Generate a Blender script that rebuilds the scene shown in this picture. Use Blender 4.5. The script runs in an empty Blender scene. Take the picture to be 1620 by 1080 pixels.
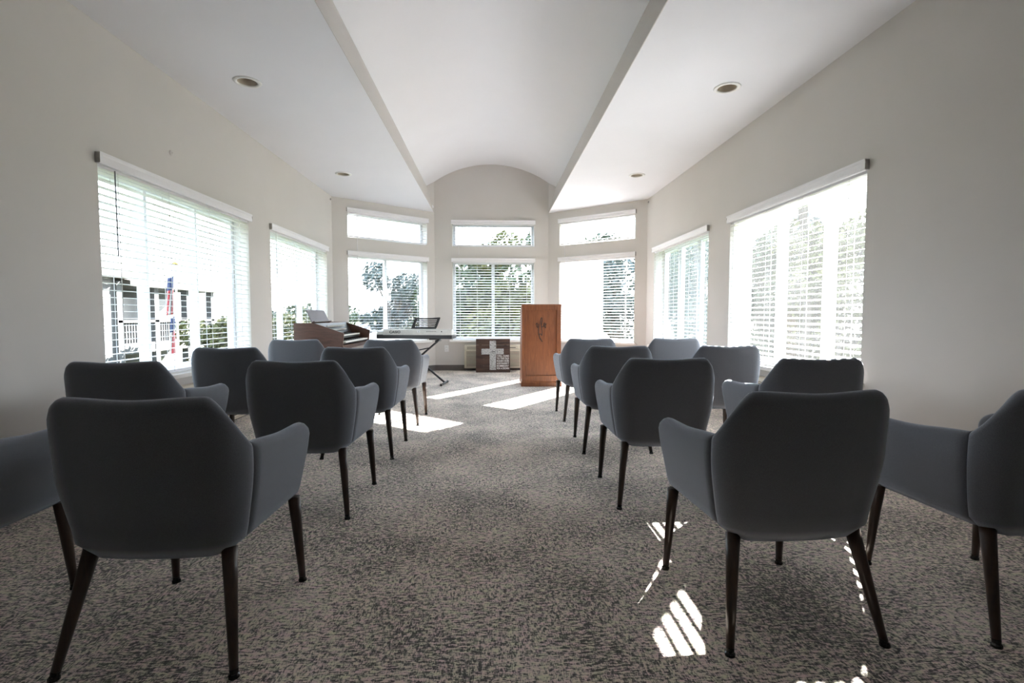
import bpy, bmesh, math, random
from mathutils import Vector, Matrix
from math import sin, cos, pi, radians, atan2, sqrt

C = bpy.context.scene.collection
S = bpy.context.scene

# ------------------------------------------------------------------ camera
cam_d = bpy.data.cameras.new('camera')
cam_d.sensor_width = 36.0
cam_d.lens = 800.0 * 36.0 / 1620.0
cam_d.clip_end = 2000
cam = bpy.data.objects.new('camera', cam_d)
C.objects.link(cam)
cam.location = (0, 0, 1.05)
PITCH = math.atan(42 / 800.0)
YAW = math.atan(32 / 800.0)
cam.rotation_euler = (pi / 2 - PITCH, 0, -YAW)
S.camera = cam

# ------------------------------------------------------------------ view
S.view_settings.view_transform = 'Standard'
S.view_settings.look = 'None'
S.view_settings.gamma = 1.0
S.view_settings.use_curve_mapping = False
S.view_settings.exposure = 2.6
try:
    S.cycles.max_bounces = 10
    S.cycles.diffuse_bounces = 7
    S.cycles.glossy_bounces = 3
    S.cycles.transmission_bounces = 4
    S.cycles.transparent_max_bounces = 16
    S.cycles.sample_clamp_indirect = 8.0
    S.cycles.caustics_reflective = False
    S.cycles.caustics_refractive = False
except Exception:
    pass

# ------------------------------------------------------------------ sky
SKY_STRENGTH = 1.55
world = bpy.data.worlds.new('sky_world')
S.world = world
world.use_nodes = True
wn = world.node_tree
wn.nodes.clear()
wo = wn.nodes.new('ShaderNodeOutputWorld')
bg = wn.nodes.new('ShaderNodeBackground')
tc = wn.nodes.new('ShaderNodeTexCoord')
sp = wn.nodes.new('ShaderNodeSeparateXYZ')
cr = wn.nodes.new('ShaderNodeValToRGB')
cr.color_ramp.elements[0].position = 0.0
cr.color_ramp.elements[0].color = (0.93, 0.96, 1.0, 1)
cr.color_ramp.elements[1].position = 0.6
cr.color_ramp.elements[1].color = (0.62, 0.80, 1.0, 1)
wn.links.new(tc.outputs['Generated'], sp.inputs[0])
wn.links.new(sp.outputs['Z'], cr.inputs[0])
wn.links.new(cr.outputs[0], bg.inputs[0])
bg.inputs[1].default_value = SKY_STRENGTH
wn.links.new(bg.outputs[0], wo.inputs[0])

# ------------------------------------------------------------------ sun
SUN_STRENGTH = 18.5
TO_SUN = Vector((0.589, 0.808, 0.522)).normalized()
sl = bpy.data.lights.new('sun', 'SUN')
sl.energy = SUN_STRENGTH
sl.angle = radians(0.35)
sl.color = (1.0, 0.965, 0.93)
sun = bpy.data.objects.new('sun', sl)
C.objects.link(sun)
sun.location = (12, 17, 14)
sun.rotation_euler = TO_SUN.to_track_quat('Z', 'Y').to_euler()


# ------------------------------------------------------------------ materials
def new_mat(name):
    m = bpy.data.materials.new(name)
    m.use_nodes = True
    nt = m.node_tree
    b = nt.nodes['Principled BSDF']
    return m, nt, b


def N(nt, t, **kw):
    n = nt.nodes.new(t)
    for k, v in kw.items():
        if k in n.inputs:
            n.inputs[k].default_value = v
        else:
            setattr(n, k, v)
    return n


def plain(name, col, rough=0.6, metal=0.0, var=0.06, scale=30.0, bump=0.0, bscale=200.0, sheen=0.0, spec=None):
    m, nt, b = new_mat(name)
    tcn = N(nt, 'ShaderNodeTexCoord')
    nz = N(nt, 'ShaderNodeTexNoise')
    nz.inputs['Scale'].default_value = scale
    nz.inputs['Detail'].default_value = 4
    nt.links.new(tcn.outputs['Object'], nz.inputs['Vector'])
    r = N(nt, 'ShaderNodeValToRGB')
    r.color_ramp.elements[0].position = 0.3
    r.color_ramp.elements[1].position = 0.7
    r.color_ramp.elements[0].color = tuple(c * (1 - var) for c in col) + (1,)
    r.color_ramp.elements[1].color = tuple(min(1, c * (1 + var)) for c in col) + (1,)
    nt.links.new(nz.outputs[0], r.inputs[0])
    nt.links.new(r.outputs[0], b.inputs['Base Color'])
    b.inputs['Roughness'].default_value = rough
    b.inputs['Metallic'].default_value = metal
    if spec is not None:
        b.inputs['Specular IOR Level'].default_value = spec
    if sheen:
        b.inputs['Sheen Weight'].default_value = sheen
        b.inputs['Sheen Roughness'].default_value = 0.42
        b.inputs['Sheen Tint'].default_value = (0.80, 0.88, 1.0, 1)
    if bump:
        n2 = N(nt, 'ShaderNodeTexNoise')
        n2.inputs['Scale'].default_value = bscale
        n2.inputs['Detail'].default_value = 3
        nt.links.new(tcn.outputs['Object'], n2.inputs['Vector'])
        bp = N(nt, 'ShaderNodeBump')
        bp.inputs['Strength'].default_value = bump
        bp.inputs['Distance'].default_value = 0.002
        nt.links.new(n2.outputs[0], bp.inputs['Height'])
        nt.links.new(bp.outputs[0], b.inputs['Normal'])
    return m


def wood(name, c1, c2, rough=0.4, axis=2, scale=6.0, stretch=0.08):
    m, nt, b = new_mat(name)
    tcn = N(nt, 'ShaderNodeTexCoord')
    mp = N(nt, 'ShaderNodeMapping')
    sc = [scale * 6] * 3
    sc[axis] = scale * 6 * stretch
    mp.inputs['Scale'].default_value = sc
    nt.links.new(tcn.outputs['Object'], mp.inputs['Vector'])
    nz = N(nt, 'ShaderNodeTexNoise')
    nz.inputs['Scale'].default_value = 1.0
    nz.inputs['Detail'].default_value = 8
    nz.inputs['Roughness'].default_value = 0.62
    nz.inputs['Distortion'].default_value = 0.6
    nt.links.new(mp.outputs[0], nz.inputs['Vector'])
    r = N(nt, 'ShaderNodeValToRGB')
    r.color_ramp.elements[0].position = 0.32
    r.color_ramp.elements[1].position = 0.68
    r.color_ramp.elements[0].color = c1 + (1,)
    r.color_ramp.elements[1].color = c2 + (1,)
    nt.links.new(nz.outputs[0], r.inputs[0])
    nt.links.new(r.outputs[0], b.inputs['Base Color'])
    b.inputs['Roughness'].default_value = rough
    return m


M = {}
M['wall'] = plain('wall_paint', (0.61, 0.585, 0.555), 0.85, var=0.015, scale=2.0, bump=0.15, bscale=350)
M['ceiling'] = plain('ceiling_paint', (0.785, 0.785, 0.81), 0.9, var=0.01, scale=2.0, bump=0.2, bscale=160)
M['fascia'] = plain('fascia_paint', (0.60, 0.57, 0.54), 0.7, var=0.01, scale=2.0)
M['white_vinyl'] = plain('white_vinyl', (0.80, 0.81, 0.84), 0.4, var=0.01)
M['slat'] = plain('blind_slat', (0.80, 0.80, 0.81), 0.45, var=0.01)
M['valance'] = plain('valance_white', (0.82, 0.81, 0.83), 0.5, var=0.01)
M['cord'] = plain('cord_white', (0.75, 0.75, 0.76), 0.8)
M['wand'] = plain('wand_grey', (0.16, 0.17, 0.20), 0.3)
M['sill'] = plain('sill_white', (0.82, 0.80, 0.77), 0.35, var=0.01)
M['base'] = plain('rubber_base', (0.13, 0.115, 0.105), 0.5)
M['fabric'] = plain('grey_fabric', (0.128, 0.134, 0.150), 0.9, var=0.16, scale=420, bump=0.5, bscale=900, sheen=0.85, spec=0.2)
M['leg'] = wood('walnut_leg', (0.018, 0.010, 0.007), (0.050, 0.026, 0.015), 0.35, axis=2, scale=10)
M['glide'] = plain('chair_glide', (0.02, 0.018, 0.016), 0.25, metal=0.4)
M['oak'] = wood('lectern_oak', (0.120, 0.034, 0.010), (0.225, 0.075, 0.022), 0.45, axis=2, scale=9, stretch=0.10)
M['oak_dark'] = plain('carved_dark', (0.035, 0.014, 0.006), 0.5)
M['mahogany'] = wood('organ_mahogany', (0.050, 0.022, 0.014), (0.115, 0.052, 0.034), 0.4, axis=0, scale=7, stretch=0.12)
M['mahogany_in'] = wood('organ_inner_wood', (0.12, 0.055, 0.03), (0.24, 0.115, 0.065), 0.4, axis=0, scale=7, stretch=0.12)
M['rack'] = plain('rack_mauve', (0.15, 0.13, 0.145), 0.5)
M['ivory'] = plain('key_white', (0.80, 0.79, 0.75), 0.25)
M['black'] = plain('black_plastic', (0.018, 0.018, 0.02), 0.35)
M['black_metal'] = plain('black_metal', (0.02, 0.02, 0.022), 0.35, metal=0.3)
M['silver'] = plain('silver_plastic', (0.60, 0.60, 0.58), 0.35, metal=0.1)
M['lcd'] = plain('button_grey', (0.78, 0.80, 0.82), 0.3)
M['ac'] = plain('ac_almond', (0.62, 0.565, 0.46), 0.5, var=0.02)
M['ac_dark'] = plain('ac_recess', (0.10, 0.085, 0.07), 0.8)
M['outlet'] = plain('outlet_white', (0.80, 0.80, 0.80), 0.3)
M['trimring'] = plain('downlight_ring', (0.78, 0.77, 0.74), 0.35)
M['baffle'] = plain('downlight_baffle', (0.52, 0.45, 0.36), 0.4, metal=0.0)
M['bulb'] = plain('lamp_glass', (0.5, 0.44, 0.36), 0.3)
M['dot'] = plain('dark_cap', (0.36, 0.34, 0.32), 0.5)
M['plank'] = wood('sign_plank', (0.032, 0.016, 0.012), (0.095, 0.050, 0.034), 0.6, axis=0, scale=5, stretch=0.08)
M['ltr'] = plain('sign_lettering', (0.78, 0.78, 0.76), 0.6)


def mosaic():
    m, nt, b = new_mat('cross_mosaic')
    tcn = N(nt, 'ShaderNodeTexCoord')
    v = N(nt, 'ShaderNodeTexVoronoi')
    v.feature = 'DISTANCE_TO_EDGE'
    v.inputs['Scale'].default_value = 70
    nt.links.new(tcn.outputs['Object'], v.inputs['Vector'])
    r = N(nt, 'ShaderNodeValToRGB')
    r.color_ramp.elements[0].position = 0.03
    r.color_ramp.elements[0].color = (0.06, 0.06, 0.06, 1)
    r.color_ramp.elements[1].position = 0.16
    r.color_ramp.elements[1].color = (0.72, 0.74, 0.74, 1)
    nt.links.new(v.outputs['Distance'], r.inputs[0])
    nt.links.new(r.outputs[0], b.inputs['Base Color'])
    b.inputs['Roughness'].default_value = 0.3
    return m


M['mosaic'] = mosaic()


def carpet():
    m, nt, b = new_mat('carpet_woven')
    L = nt.links
    tcn = N(nt, 'ShaderNodeTexCoord')

    def noise(scale, vec, detail=3, rough=0.6, dist=0.0):
        mp = N(nt, 'ShaderNodeMapping')
        mp.inputs['Scale'].default_value = vec
        L.new(tcn.outputs['Object'], mp.inputs['Vector'])
        n = N(nt, 'ShaderNodeTexNoise')
        n.inputs['Scale'].default_value = scale
        n.inputs['Detail'].default_value = detail
        n.inputs['Roughness'].default_value = rough
        n.inputs['Distortion'].default_value = dist
        L.new(mp.outputs[0], n.inputs['Vector'])
        return n.outputs[0]

    def math_(op, a, bb, cl=False):
        n = N(nt, 'ShaderNodeMath')
        n.operation = op
        n.use_clamp = cl
        for i, x in enumerate((a, bb)):
            if isinstance(x, (int, float)):
                n.inputs[i].default_value = x
            else:
                L.new(x, n.inputs[i])
        return n.outputs[0]

    hx = noise(1.0, (32, 105, 1), 4, 0.6, 0.4)     # dashes across the aisle
    vy = noise(1.0, (95, 38, 1), 4, 0.6, 0.4)     # dashes along the aisle
    sel = noise(1.0, (5, 5, 1), 4, 0.6)
    big = noise(1.0, (2.2, 2.0, 1), 3, 0.55)
    fine = noise(1.0, (300, 300, 1), 2, 0.6)
    selr = N(nt, 'ShaderNodeValToRGB')
    selr.color_ramp.elements[0].position = 0.38
    selr.color_ramp.elements[1].position = 0.66
    L.new(sel, selr.inputs[0])
    mx = N(nt, 'ShaderNodeMix')
    mx.data_type = 'FLOAT'
    L.new(selr.outputs[0], mx.inputs[0])
    L.new(hx, mx.inputs[2])
    L.new(vy, mx.inputs[3])
    s0 = math_('ADD', 0.5, math_('MULTIPLY', math_('SUBTRACT', mx.outputs[0], 0.5), 0.75))
    s1 = math_('ADD', s0, math_('MULTIPLY', math_('SUBTRACT', big, 0.5), 0.22))
    fx_ = noise(1.0, (60, 260, 1), 2, 0.6, 0.0)
    fy_ = noise(1.0, (260, 70, 1), 2, 0.6, 0.0)
    s2 = math_('ADD', s1, math_('MULTIPLY', math_('SUBTRACT', fx_, 0.5), 0.42))
    s2 = math_('ADD', s2, math_('MULTIPLY', math_('SUBTRACT', fy_, 0.5), 0.34))
    r = N(nt, 'ShaderNodeValToRGB')
    e = r.color_ramp.elements
    e[0].position = 0.44
    e[0].color = (0.115, 0.106, 0.104, 1)
    e[1].position = 0.56
    e[1].color = (0.93, 0.82, 0.76, 1)
    q = e.new(0.478)
    q.color = (0.36, 0.325, 0.305, 1)
    q = e.new(0.515)
    q.color = (0.74, 0.655, 0.60, 1)
    L.new(s2, r.inputs[0])
    # greenish and mauve threads
    tint = noise(1.0, (24, 40, 1), 2, 0.5)
    tr = N(nt, 'ShaderNodeValToRGB')
    te = tr.color_ramp.elements
    te[0].position = 0.35
    te[0].color = (1.0, 0.87, 0.93, 1)
    te[1].position = 0.66
    te[1].color = (0.90, 1.0, 0.80, 1)
    L.new(tint, tr.inputs[0])
    mu = N(nt, 'ShaderNodeMix')
    mu.data_type = 'RGBA'
    mu.blend_type = 'MULTIPLY'
    mu.inputs[0].default_value = 0.8
    L.new(r.outputs[0], mu.inputs[6])
    L.new(tr.outputs[0], mu.inputs[7])
    L.new(mu.outputs[2], b.inputs['Base Color'])
    b.inputs['Roughness'].default_value = 0.95
    b.inputs['Specular IOR Level'].default_value = 0.1
    b.inputs['Sheen Weight'].default_value = 0.2
    b.inputs['Sheen Roughness'].default_value = 0.5
    bp = N(nt, 'ShaderNodeBump')
    bp.inputs['Strength'].default_value = 0.6
    bp.inputs['Distance'].default_value = 0.004
    L.new(s2, bp.inputs['Height'])
    L.new(bp.outputs[0], b.inputs['Normal'])
    return m


M['carpet'] = carpet()


def glass():
    m = bpy.data.materials.new('window_glass')
    m.use_nodes = True
    nt = m.node_tree
    nt.nodes.clear()
    o = N(nt, 'ShaderNodeOutputMaterial')
    t = N(nt, 'ShaderNodeBsdfTransparent')
    t.inputs[0].default_value = (0.95, 0.97, 0.97, 1)
    g = N(nt, 'ShaderNodeBsdfGlossy')
    g.inputs['Roughness'].default_value = 0.02
    f = N(nt, 'ShaderNodeFresnel')
    f.inputs[0].default_value = 1.25
    mx = N(nt, 'ShaderNodeMixShader')
    nt.links.new(f.outputs[0], mx.inputs[0])
    nt.links.new(t.outputs[0], mx.inputs[1])
    nt.links.new(g.outputs[0], mx.inputs[2])
    nt.links.new(mx.outputs[0], o.inputs[0])
    return m


def screen(name, fac):
    m = bpy.data.materials.new(name)
    m.use_nodes = True
    nt = m.node_tree
    nt.nodes.clear()
    o = N(nt, 'ShaderNodeOutputMaterial')
    t = N(nt, 'ShaderNodeBsdfTransparent')
    t.inputs[0].default_value = (1, 1, 1, 1)
    g = N(nt, 'ShaderNodeBsdfTranslucent')
    g.inputs[0].default_value = (0.8, 0.8, 0.82, 1)
    mx = N(nt, 'ShaderNodeMixShader')
    mx.inputs[0].default_value = fac
    nt.links.new(t.outputs[0], mx.inputs[1])
    nt.links.new(g.outputs[0], mx.inputs[2])
    nt.links.new(mx.outputs[0], o.inputs[0])
    return m


M['glass'] = glass()
M['screen'] = screen('insect_screen_mesh', 0.14)
M['screen_fine'] = screen('insect_screen_open_mesh', 0.03)


def leaf(name, c1, c2):
    m, nt, b = new_mat(name)
    tcn = N(nt, 'ShaderNodeTexCoord')
    nz = N(nt, 'ShaderNodeTexNoise')
    nz.inputs['Scale'].default_value = 0.9
    nz.inputs['Detail'].default_value = 5
    nt.links.new(tcn.outputs['Object'], nz.inputs['Vector'])
    r = N(nt, 'ShaderNodeValToRGB')
    r.color_ramp.elements[0].position = 0.35
    r.color_ramp.elements[1].position = 0.65
    r.color_ramp.elements[0].color = c1 + (1,)
    r.color_ramp.elements[1].color = c2 + (1,)
    nt.links.new(nz.outputs[0], r.inputs[0])
    nt.links.new(r.outputs[0], b.inputs['Base Color'])
    b.inputs['Roughness'].default_value = 0.7
    return m


M['leaf_green'] = leaf('leaves_green', (0.017, 0.028, 0.012), (0.055, 0.075, 0.030))
M['leaf_blue'] = leaf('leaves_bluish', (0.025, 0.038, 0.038), (0.065, 0.082, 0.076))
M['leaf_yellow'] = leaf('leaves_yellow', (0.030, 0.038, 0.008), (0.085, 0.085, 0.018))
M['leaf_brown'] = leaf('leaves_brown', (0.028, 0.024, 0.012), (0.055, 0.046, 0.024))
M['bark'] = plain('bark', (0.06, 0.05, 0.04), 0.9, var=0.2, scale=8)
M['grass'] = plain('grass', (0.07, 0.085, 0.035), 0.95, var=0.2, scale=0.2)
M['asphalt'] = plain('asphalt', (0.085, 0.08, 0.08), 0.9, var=0.08, scale=0.1)
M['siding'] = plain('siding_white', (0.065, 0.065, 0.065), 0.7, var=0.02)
M['shingle'] = plain('shingle_tan', (0.050, 0.044, 0.038), 0.9, var=0.1, scale=4)
M['houseglass'] = plain('house_glass', (0.13, 0.14, 0.145), 0.2)
M['houseshade'] = plain('house_porch_green', (0.20, 0.21, 0.18), 0.8)
M['flag_red'] = plain('flag_red', (0.30, 0.035, 0.045), 0.7)
M['flag_white'] = plain('flag_white', (0.28, 0.28, 0.28), 0.7)
M['flag_blue'] = plain('flag_blue', (0.04, 0.055, 0.13), 0.7)
M['gold'] = plain('gold_finial', (0.40, 0.28, 0.08), 0.3, metal=0.8)
M['carA'] = plain('car_white', (0.2, 0.2, 0.2), 0.3)
M['carB'] = plain('car_blue', (0.05, 0.07, 0.13), 0.3)
M['carC'] = plain('car_red', (0.20, 0.04, 0.03), 0.3)
M['carglass'] = plain('car_glass', (0.03, 0.03, 0.04), 0.15)


# ------------------------------------------------------------------ mesh helpers
class MB:
    def __init__(self):
        self.v, self.f = [], []

    def add(self, vs, fs):
        n = len(self.v)
        self.v += [tuple(p) for p in vs]
        self.f += [tuple(i + n for i in q) for q in fs]

    def box(self, x0, x1, y0, y1, z0, z1, mat=None):
        p = [(x0, y0, z0), (x1, y0, z0), (x1, y1, z0), (x0, y1, z0), (x0, y0, z1), (x1, y0, z1), (x1, y1, z1), (x0, y1, z1)]
        if mat is not None:
            p = [mat @ Vector(q) for q in p]
        self.add(p, [(0, 3, 2, 1), (4, 5, 6, 7), (0, 1, 5, 4), (1, 2, 6, 5), (2, 3, 7, 6), (3, 0, 4, 7)])
        return self

    def prism(self, pts, axis, a, b, mat=None):
        """extrude a 2-D outline (list of 2-tuples) along axis 0/1/2 from a to b"""
        n = len(pts)
        vs = []
        for t in (a, b):
            for p in pts:
                q = [0, 0, 0]
                o = [i for i in range(3) if i != axis]
                q[o[0]], q[o[1]], q[axis] = p[0], p[1], t
                vs.append(mat @ Vector(q) if mat is not None else q)
        fs = [tuple(range(n))[::-1], tuple(range(n, 2 * n))]
        fs += [(i, (i + 1) % n, (i + 1) % n + n, i + n) for i in range(n)]
        self.add(vs, fs)
        return self

    def tube(self, pts, r, n=8, r2=None, caps=True):
        pts = [Vector(p) for p in pts]
        k = len(pts)
        rings = []
        up = None
        for i, p in enumerate(pts):
            d = (pts[min(i + 1, k - 1)] - pts[max(i - 1, 0)]).normalized()
            if up is None:
                up = Vector((0, 0, 1)) if abs(d.z) < 0.9 else Vector((1, 0, 0))
            a = d.cross(up).normalized()
            bb = a.cross(d).normalized()
            up = bb
            rr = r if r2 is None else r + (r2 - r) * i / (k - 1)
            rings.append([p + a * rr * cos(2 * pi * j / n) + bb * rr * sin(2 * pi * j / n) for j in range(n)])
        vs = [q for ring in rings for q in ring]
        fs = []
        for i in range(k - 1):
            for j in range(n):
                fs.append((i * n + j, i * n + (j + 1) % n, (i + 1) * n + (j + 1) % n, (i + 1) * n + j))
        if caps:
            fs.append(tuple(range(n))[::-1])
            fs.append(tuple(range((k - 1) * n, k * n)))
        self.add(vs, fs)
        return self

    def lathe(self, prof, n=24, mat=None, close=False):
        """prof: list of (r,z)"""
        vs = []
        for r, z in prof:
            for j in range(n):
                a = 2 * pi * j / n
                q = Vector((r * cos(a), r * sin(a), z))
                vs.append(mat @ q if mat is not None else q)
        fs = []
        for i in range(len(prof) - 1):
            for j in range(n):
                fs.append((i * n + j, i * n + (j + 1) % n, (i + 1) * n + (j + 1) % n, (i + 1) * n + j))
        if close:
            fs.append(tuple(range(n))[::-1])
            fs.append(tuple(range((len(prof) - 1) * n, len(prof) * n)))
        self.add(vs, fs)
        return self

    def build(self, name, mat, parent=None, smooth=False, bevel=0.0, fix=True, subd=0, seg=2):
        me = bpy.data.meshes.new(name)
        me.from_pydata(self.v, [], self.f)
        me.validate()
        if fix:
            bm = bmesh.new()
            bm.from_mesh(me)
            bmesh.ops.recalc_face_normals(bm, faces=bm.faces)
            bm.to_mesh(me)
            bm.free()
        me.materials.append(mat)
        if smooth:
            me.polygons.foreach_set('use_smooth', [True] * len(me.polygons))
        o = bpy.data.objects.new(name, me)
        C.objects.link(o)
        if parent is not None:
            o.parent = parent
        if bevel:
            b = o.modifiers.new('bevel', 'BEVEL')
            b.width = bevel
            b.segments = seg
            b.limit_method = 'ANGLE'
        if subd:
            s = o.modifiers.new('subd', 'SUBSURF')
            s.levels = s.render_levels = subd
        return o


def tag(o, label=None, cat=None, group=None, kind=None):
    for k, v in (('label', label), ('category', cat), ('group', group), ('kind', kind)):
        if v:
            o[k] = v
    return o


def empty(name, loc=(0, 0, 0), rz=0.0, label=None, cat=None, group=None):
    o = bpy.data.objects.new(name, None)
    C.objects.link(o)
    o.empty_display_size = 0.1
    o.location = loc
    o.rotation_euler = (0, 0, rz)
    return tag(o, label, cat, group)


def mat_empty(name, mat, label=None, cat=None, group=None):
    o = empty(name, label=label, cat=cat, group=group)
    o.matrix_world = mat
    return o


def copy_tree(o, parent=None):
    c = o.copy()
    C.objects.link(c)
    c.parent = parent
    for ch in list(o.children):
        copy_tree(ch, c)
    return c


def text_mesh(name, body, size, mat, parent, matrix, extrude=0.001, align='LEFT', bold=0.0, sx=1.0):
    cu = bpy.data.curves.new(name, 'FONT')
    cu.body = body
    cu.size = size
    cu.align_x = align
    cu.extrude = extrude
    cu.offset = bold
    cu.space_character = 1.0
    to = bpy.data.objects.new(name + '_tmp', cu)
    C.objects.link(to)
    dg = bpy.context.evaluated_depsgraph_get()
    dg.update()
    me = bpy.data.meshes.new_from_object(to.evaluated_get(dg))
    bpy.data.objects.remove(to)
    me.transform(Matrix.Diagonal((sx, 1, 1, 1)))
    me.materials.clear()
    me.materials.append(mat)
    o = bpy.data.objects.new(name, me)
    C.objects.link(o)
    o.parent = parent
    o.matrix_local = matrix
    return o


# ------------------------------------------------------------------ room shell
HW = 2.58          # half width
BK = -2.8          # wall behind the camera
CY = 8.37          # end of the side walls
BW = 1.07          # half width of the centre bay wall
BY = 9.60          # centre bay wall
ZC = 2.96          # side ceilings
TH = 0.24


def frame(a, b):
    a, b = Vector((a[0], a[1], 0)), Vector((b[0], b[1], 0))
    t = (b - a).normalized()
    n = Vector((-t.y, t.x, 0))
    m = Matrix(((t.x, n.x, 0, a.x), (t.y, n.y, 0, a.y), (0, 0, 1, 0), (0, 0, 0, 1)))
    return m, (b - a).length


def wall(name, a, b, zt, holes, ext=0.13):
    m, L = frame(a, b)
    us = sorted({-ext, L + ext} | {h[0] for h in holes} | {h[1] for h in holes})
    zs = sorted({-0.2, zt} | {h[2] for h in holes} | {h[3] for h in holes})
    mb = MB()
    for i in range(len(us) - 1):
        for j in range(len(zs) - 1):
            uc, zc = (us[i] + us[i + 1]) / 2, (zs[j] + zs[j + 1]) / 2
            if any(h[0] < uc < h[1] and h[2] < zc < h[3] for h in holes):
                continue
            u0 = us[i]
            u1 = us[i + 1]
            mb.box(u0, u1, 0, TH, zs[j], zs[j + 1], m)
    # mitre the ends: outer corners only, the inner faces stay exactly a..b
    o = mb.build(name, M['wall'])
    tag(o, kind='structure')
    return o, m, L


PL = (-HW, BK)
P1 = (-HW, CY)
P2 = (-BW, BY)
P3 = (BW, BY)
P4 = (HW, CY)
PR = (HW, BK)
ZS, ZW = 0.575, 2.07      # main window opening
ZT0, ZT1 = 2.335, 2.775   # transom opening
BL = sqrt((HW - BW) ** 2 + (BY - CY) ** 2)
side_holes = [(3.475, 5.535), (6.06, 8.09)]
rear_holes = (-0.2, 1.9)   # further pair of windows beside and behind the camera
Lh = [(y0 - BK, y1 - BK, ZS, ZW) for y0, y1 in side_holes]
Rh = [(CY - y1, CY - y0, ZS, ZW) for y0, y1 in ((3.43, 5.43), (5.97, 8.0))]
bay_l = (0.265, 1.79)
BLh = [(bay_l[0], bay_l[1], ZS, ZW), (bay_l[0], bay_l[1], ZT0, ZT1)]
BRh = [(BL - 1.70, BL - 0.215, ZS, ZW), (BL - 1.70, BL - 0.215, ZT0, ZT1)]
BCh = [(0.335, 1.875, ZS, ZW), (0.335, 1.875, ZT0, ZT1)]
w_l, m_l, L_l = wall('wall_left', PL, P1, 3.5, Lh, 0.0)
w_bl, m_bl, L_bl = wall('wall_bay_left', P1, P2, 4.05, BLh, 0.0)
w_bc, m_bc, L_bc = wall('wall_bay_center', P2, P3, 4.05, BCh, 0.0)
w_br, m_br, L_br = wall('wall_bay_right', P3, P4, 4.05, BRh, 0.0)
w_r, m_r, L_r = wall('wall_right', P4, PR, 3.5, Rh, 0.0)
w_b, m_b, L_b = wall('wall_back', PR, PL, 4.05, [], 0.0)

# corner fillers outside the inner corner lines (solid wall corners)
cm = MB()


def corner(p, ma, mb_):
    na = Vector((ma[0][1], ma[1][1], 0))
    nb = Vector((mb_[0][1], mb_[1][1], 0))
    p = Vector((p[0], p[1], 0))
    k = (na + nb).normalized() * (TH / cos(na.angle(nb) / 2))
    q = [p, p + na * TH, p + k, p + nb * TH]
    cm.prism([(v.x, v.y) for v in q], 2, -0.2, 4.05)


corner(P1, m_l, m_bl)
corner(P2, m_bl, m_bc)
corner(P3, m_bc, m_br)
corner(P4, m_br, m_r)
corner(PR, m_r, m_b)
corner(PL, m_b, m_l)
tag(cm.build('wall_corner', M['wall']), kind='structure')

# floor
mb = MB()
mb.prism([(-HW - TH, BK - TH), (HW + TH, BK - TH), (HW + TH, CY + 0.1), (BW + 0.1, BY + TH), (-BW - 0.1, BY + TH), (-HW - TH, CY + 0.1)], 2, -0.15, 0.0)
tag(mb.build('floor', M['carpet']), kind='structure')

# ceiling: two flat side soffits with round cut-outs and a barrel vault between
DL = [(-2.0, 4.34), (-2.01, 7.06), (1.985, 4.29), (1.99, 6.96), (-2.0, 1.62), (1.985, 1.62)]
RC = 0.083
bm = bmesh.new()


def soffit(sgn):
    out = [(1.07, BK - 0.1), (HW + 0.1, BK - 0.1), (HW + 0.1, CY), (BW + 0.04, BY + 0.08), (BW, BY + 0.08)]
    es = []
    vs = [bm.verts.new((sgn * x, y, ZC)) for x, y in out]
    es += [bm.edges.new((vs[i], vs[(i + 1) % len(vs)])) for i in range(len(vs))]
    for (x, y) in DL:
        if x * sgn < 0:
            continue
        cv = [bm.verts.new((x + RC * cos(2 * pi * k / 32), y + RC * sin(2 * pi * k / 32), ZC)) for k in range(32)]
        es += [bm.edges.new((cv[i], cv[(i + 1) % 32])) for i in range(32)]
    bmesh.ops.triangle_fill(bm, edges=es, use_beauty=True, use_dissolve=False)
    # solid slab above
    top = [bm.verts.new((sgn * x, y, z)) for z in (3.16, 3.5) for x, y in
           [(1.22, BK - 0.1), (HW + 0.2, BK - 0.1), (HW + 0.2, CY + 0.05), (1.22, BY + 0.02)]]
    for q in ((0, 1, 2, 3), (4, 5, 6, 7), (0, 1, 5, 4), (1, 2, 6, 5), (2, 3, 7, 6), (3, 0, 4, 7)):
        bm.faces.new([top[i] for i in q])


soffit(1)
soffit(-1)
# vault
AX, AZ0, AZ1 = 1.2, 3.42, 3.85
R = (AX * AX + (AZ1 - AZ0) ** 2) / (2 * (AZ1 - AZ0))
zc_ = AZ1 - R
a_max = math.asin(AX / R)
K = 48
rows = []
for y in (BK - 0.1, BY + 0.15):
    for dr in (0, 0.14):
        rows.append([bm.verts.new(((R + dr) * sin(a_max * (2 * k / K - 1)), y, zc_ + (R + dr) * cos(a_max * (2 * k / K - 1)))) for k in range(K + 1)])
vault_faces = []
for k in range(K):
    vault_faces.append(bm.faces.new((rows[0][k], rows[0][k + 1], rows[2][k + 1], rows[2][k])))
    bm.faces.new((rows[1][k], rows[1][k + 1], rows[3][k + 1], rows[3][k]))
for f in vault_faces:
    f.smooth = True
me = bpy.data.meshes.new('ceiling')
bm.to_mesh(me)
bm.free()
me.materials.append(M['ceiling'])
ceil = bpy.data.objects.new('ceiling', me)
C.objects.link(ceil)
tag(ceil, kind='structure')

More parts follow.
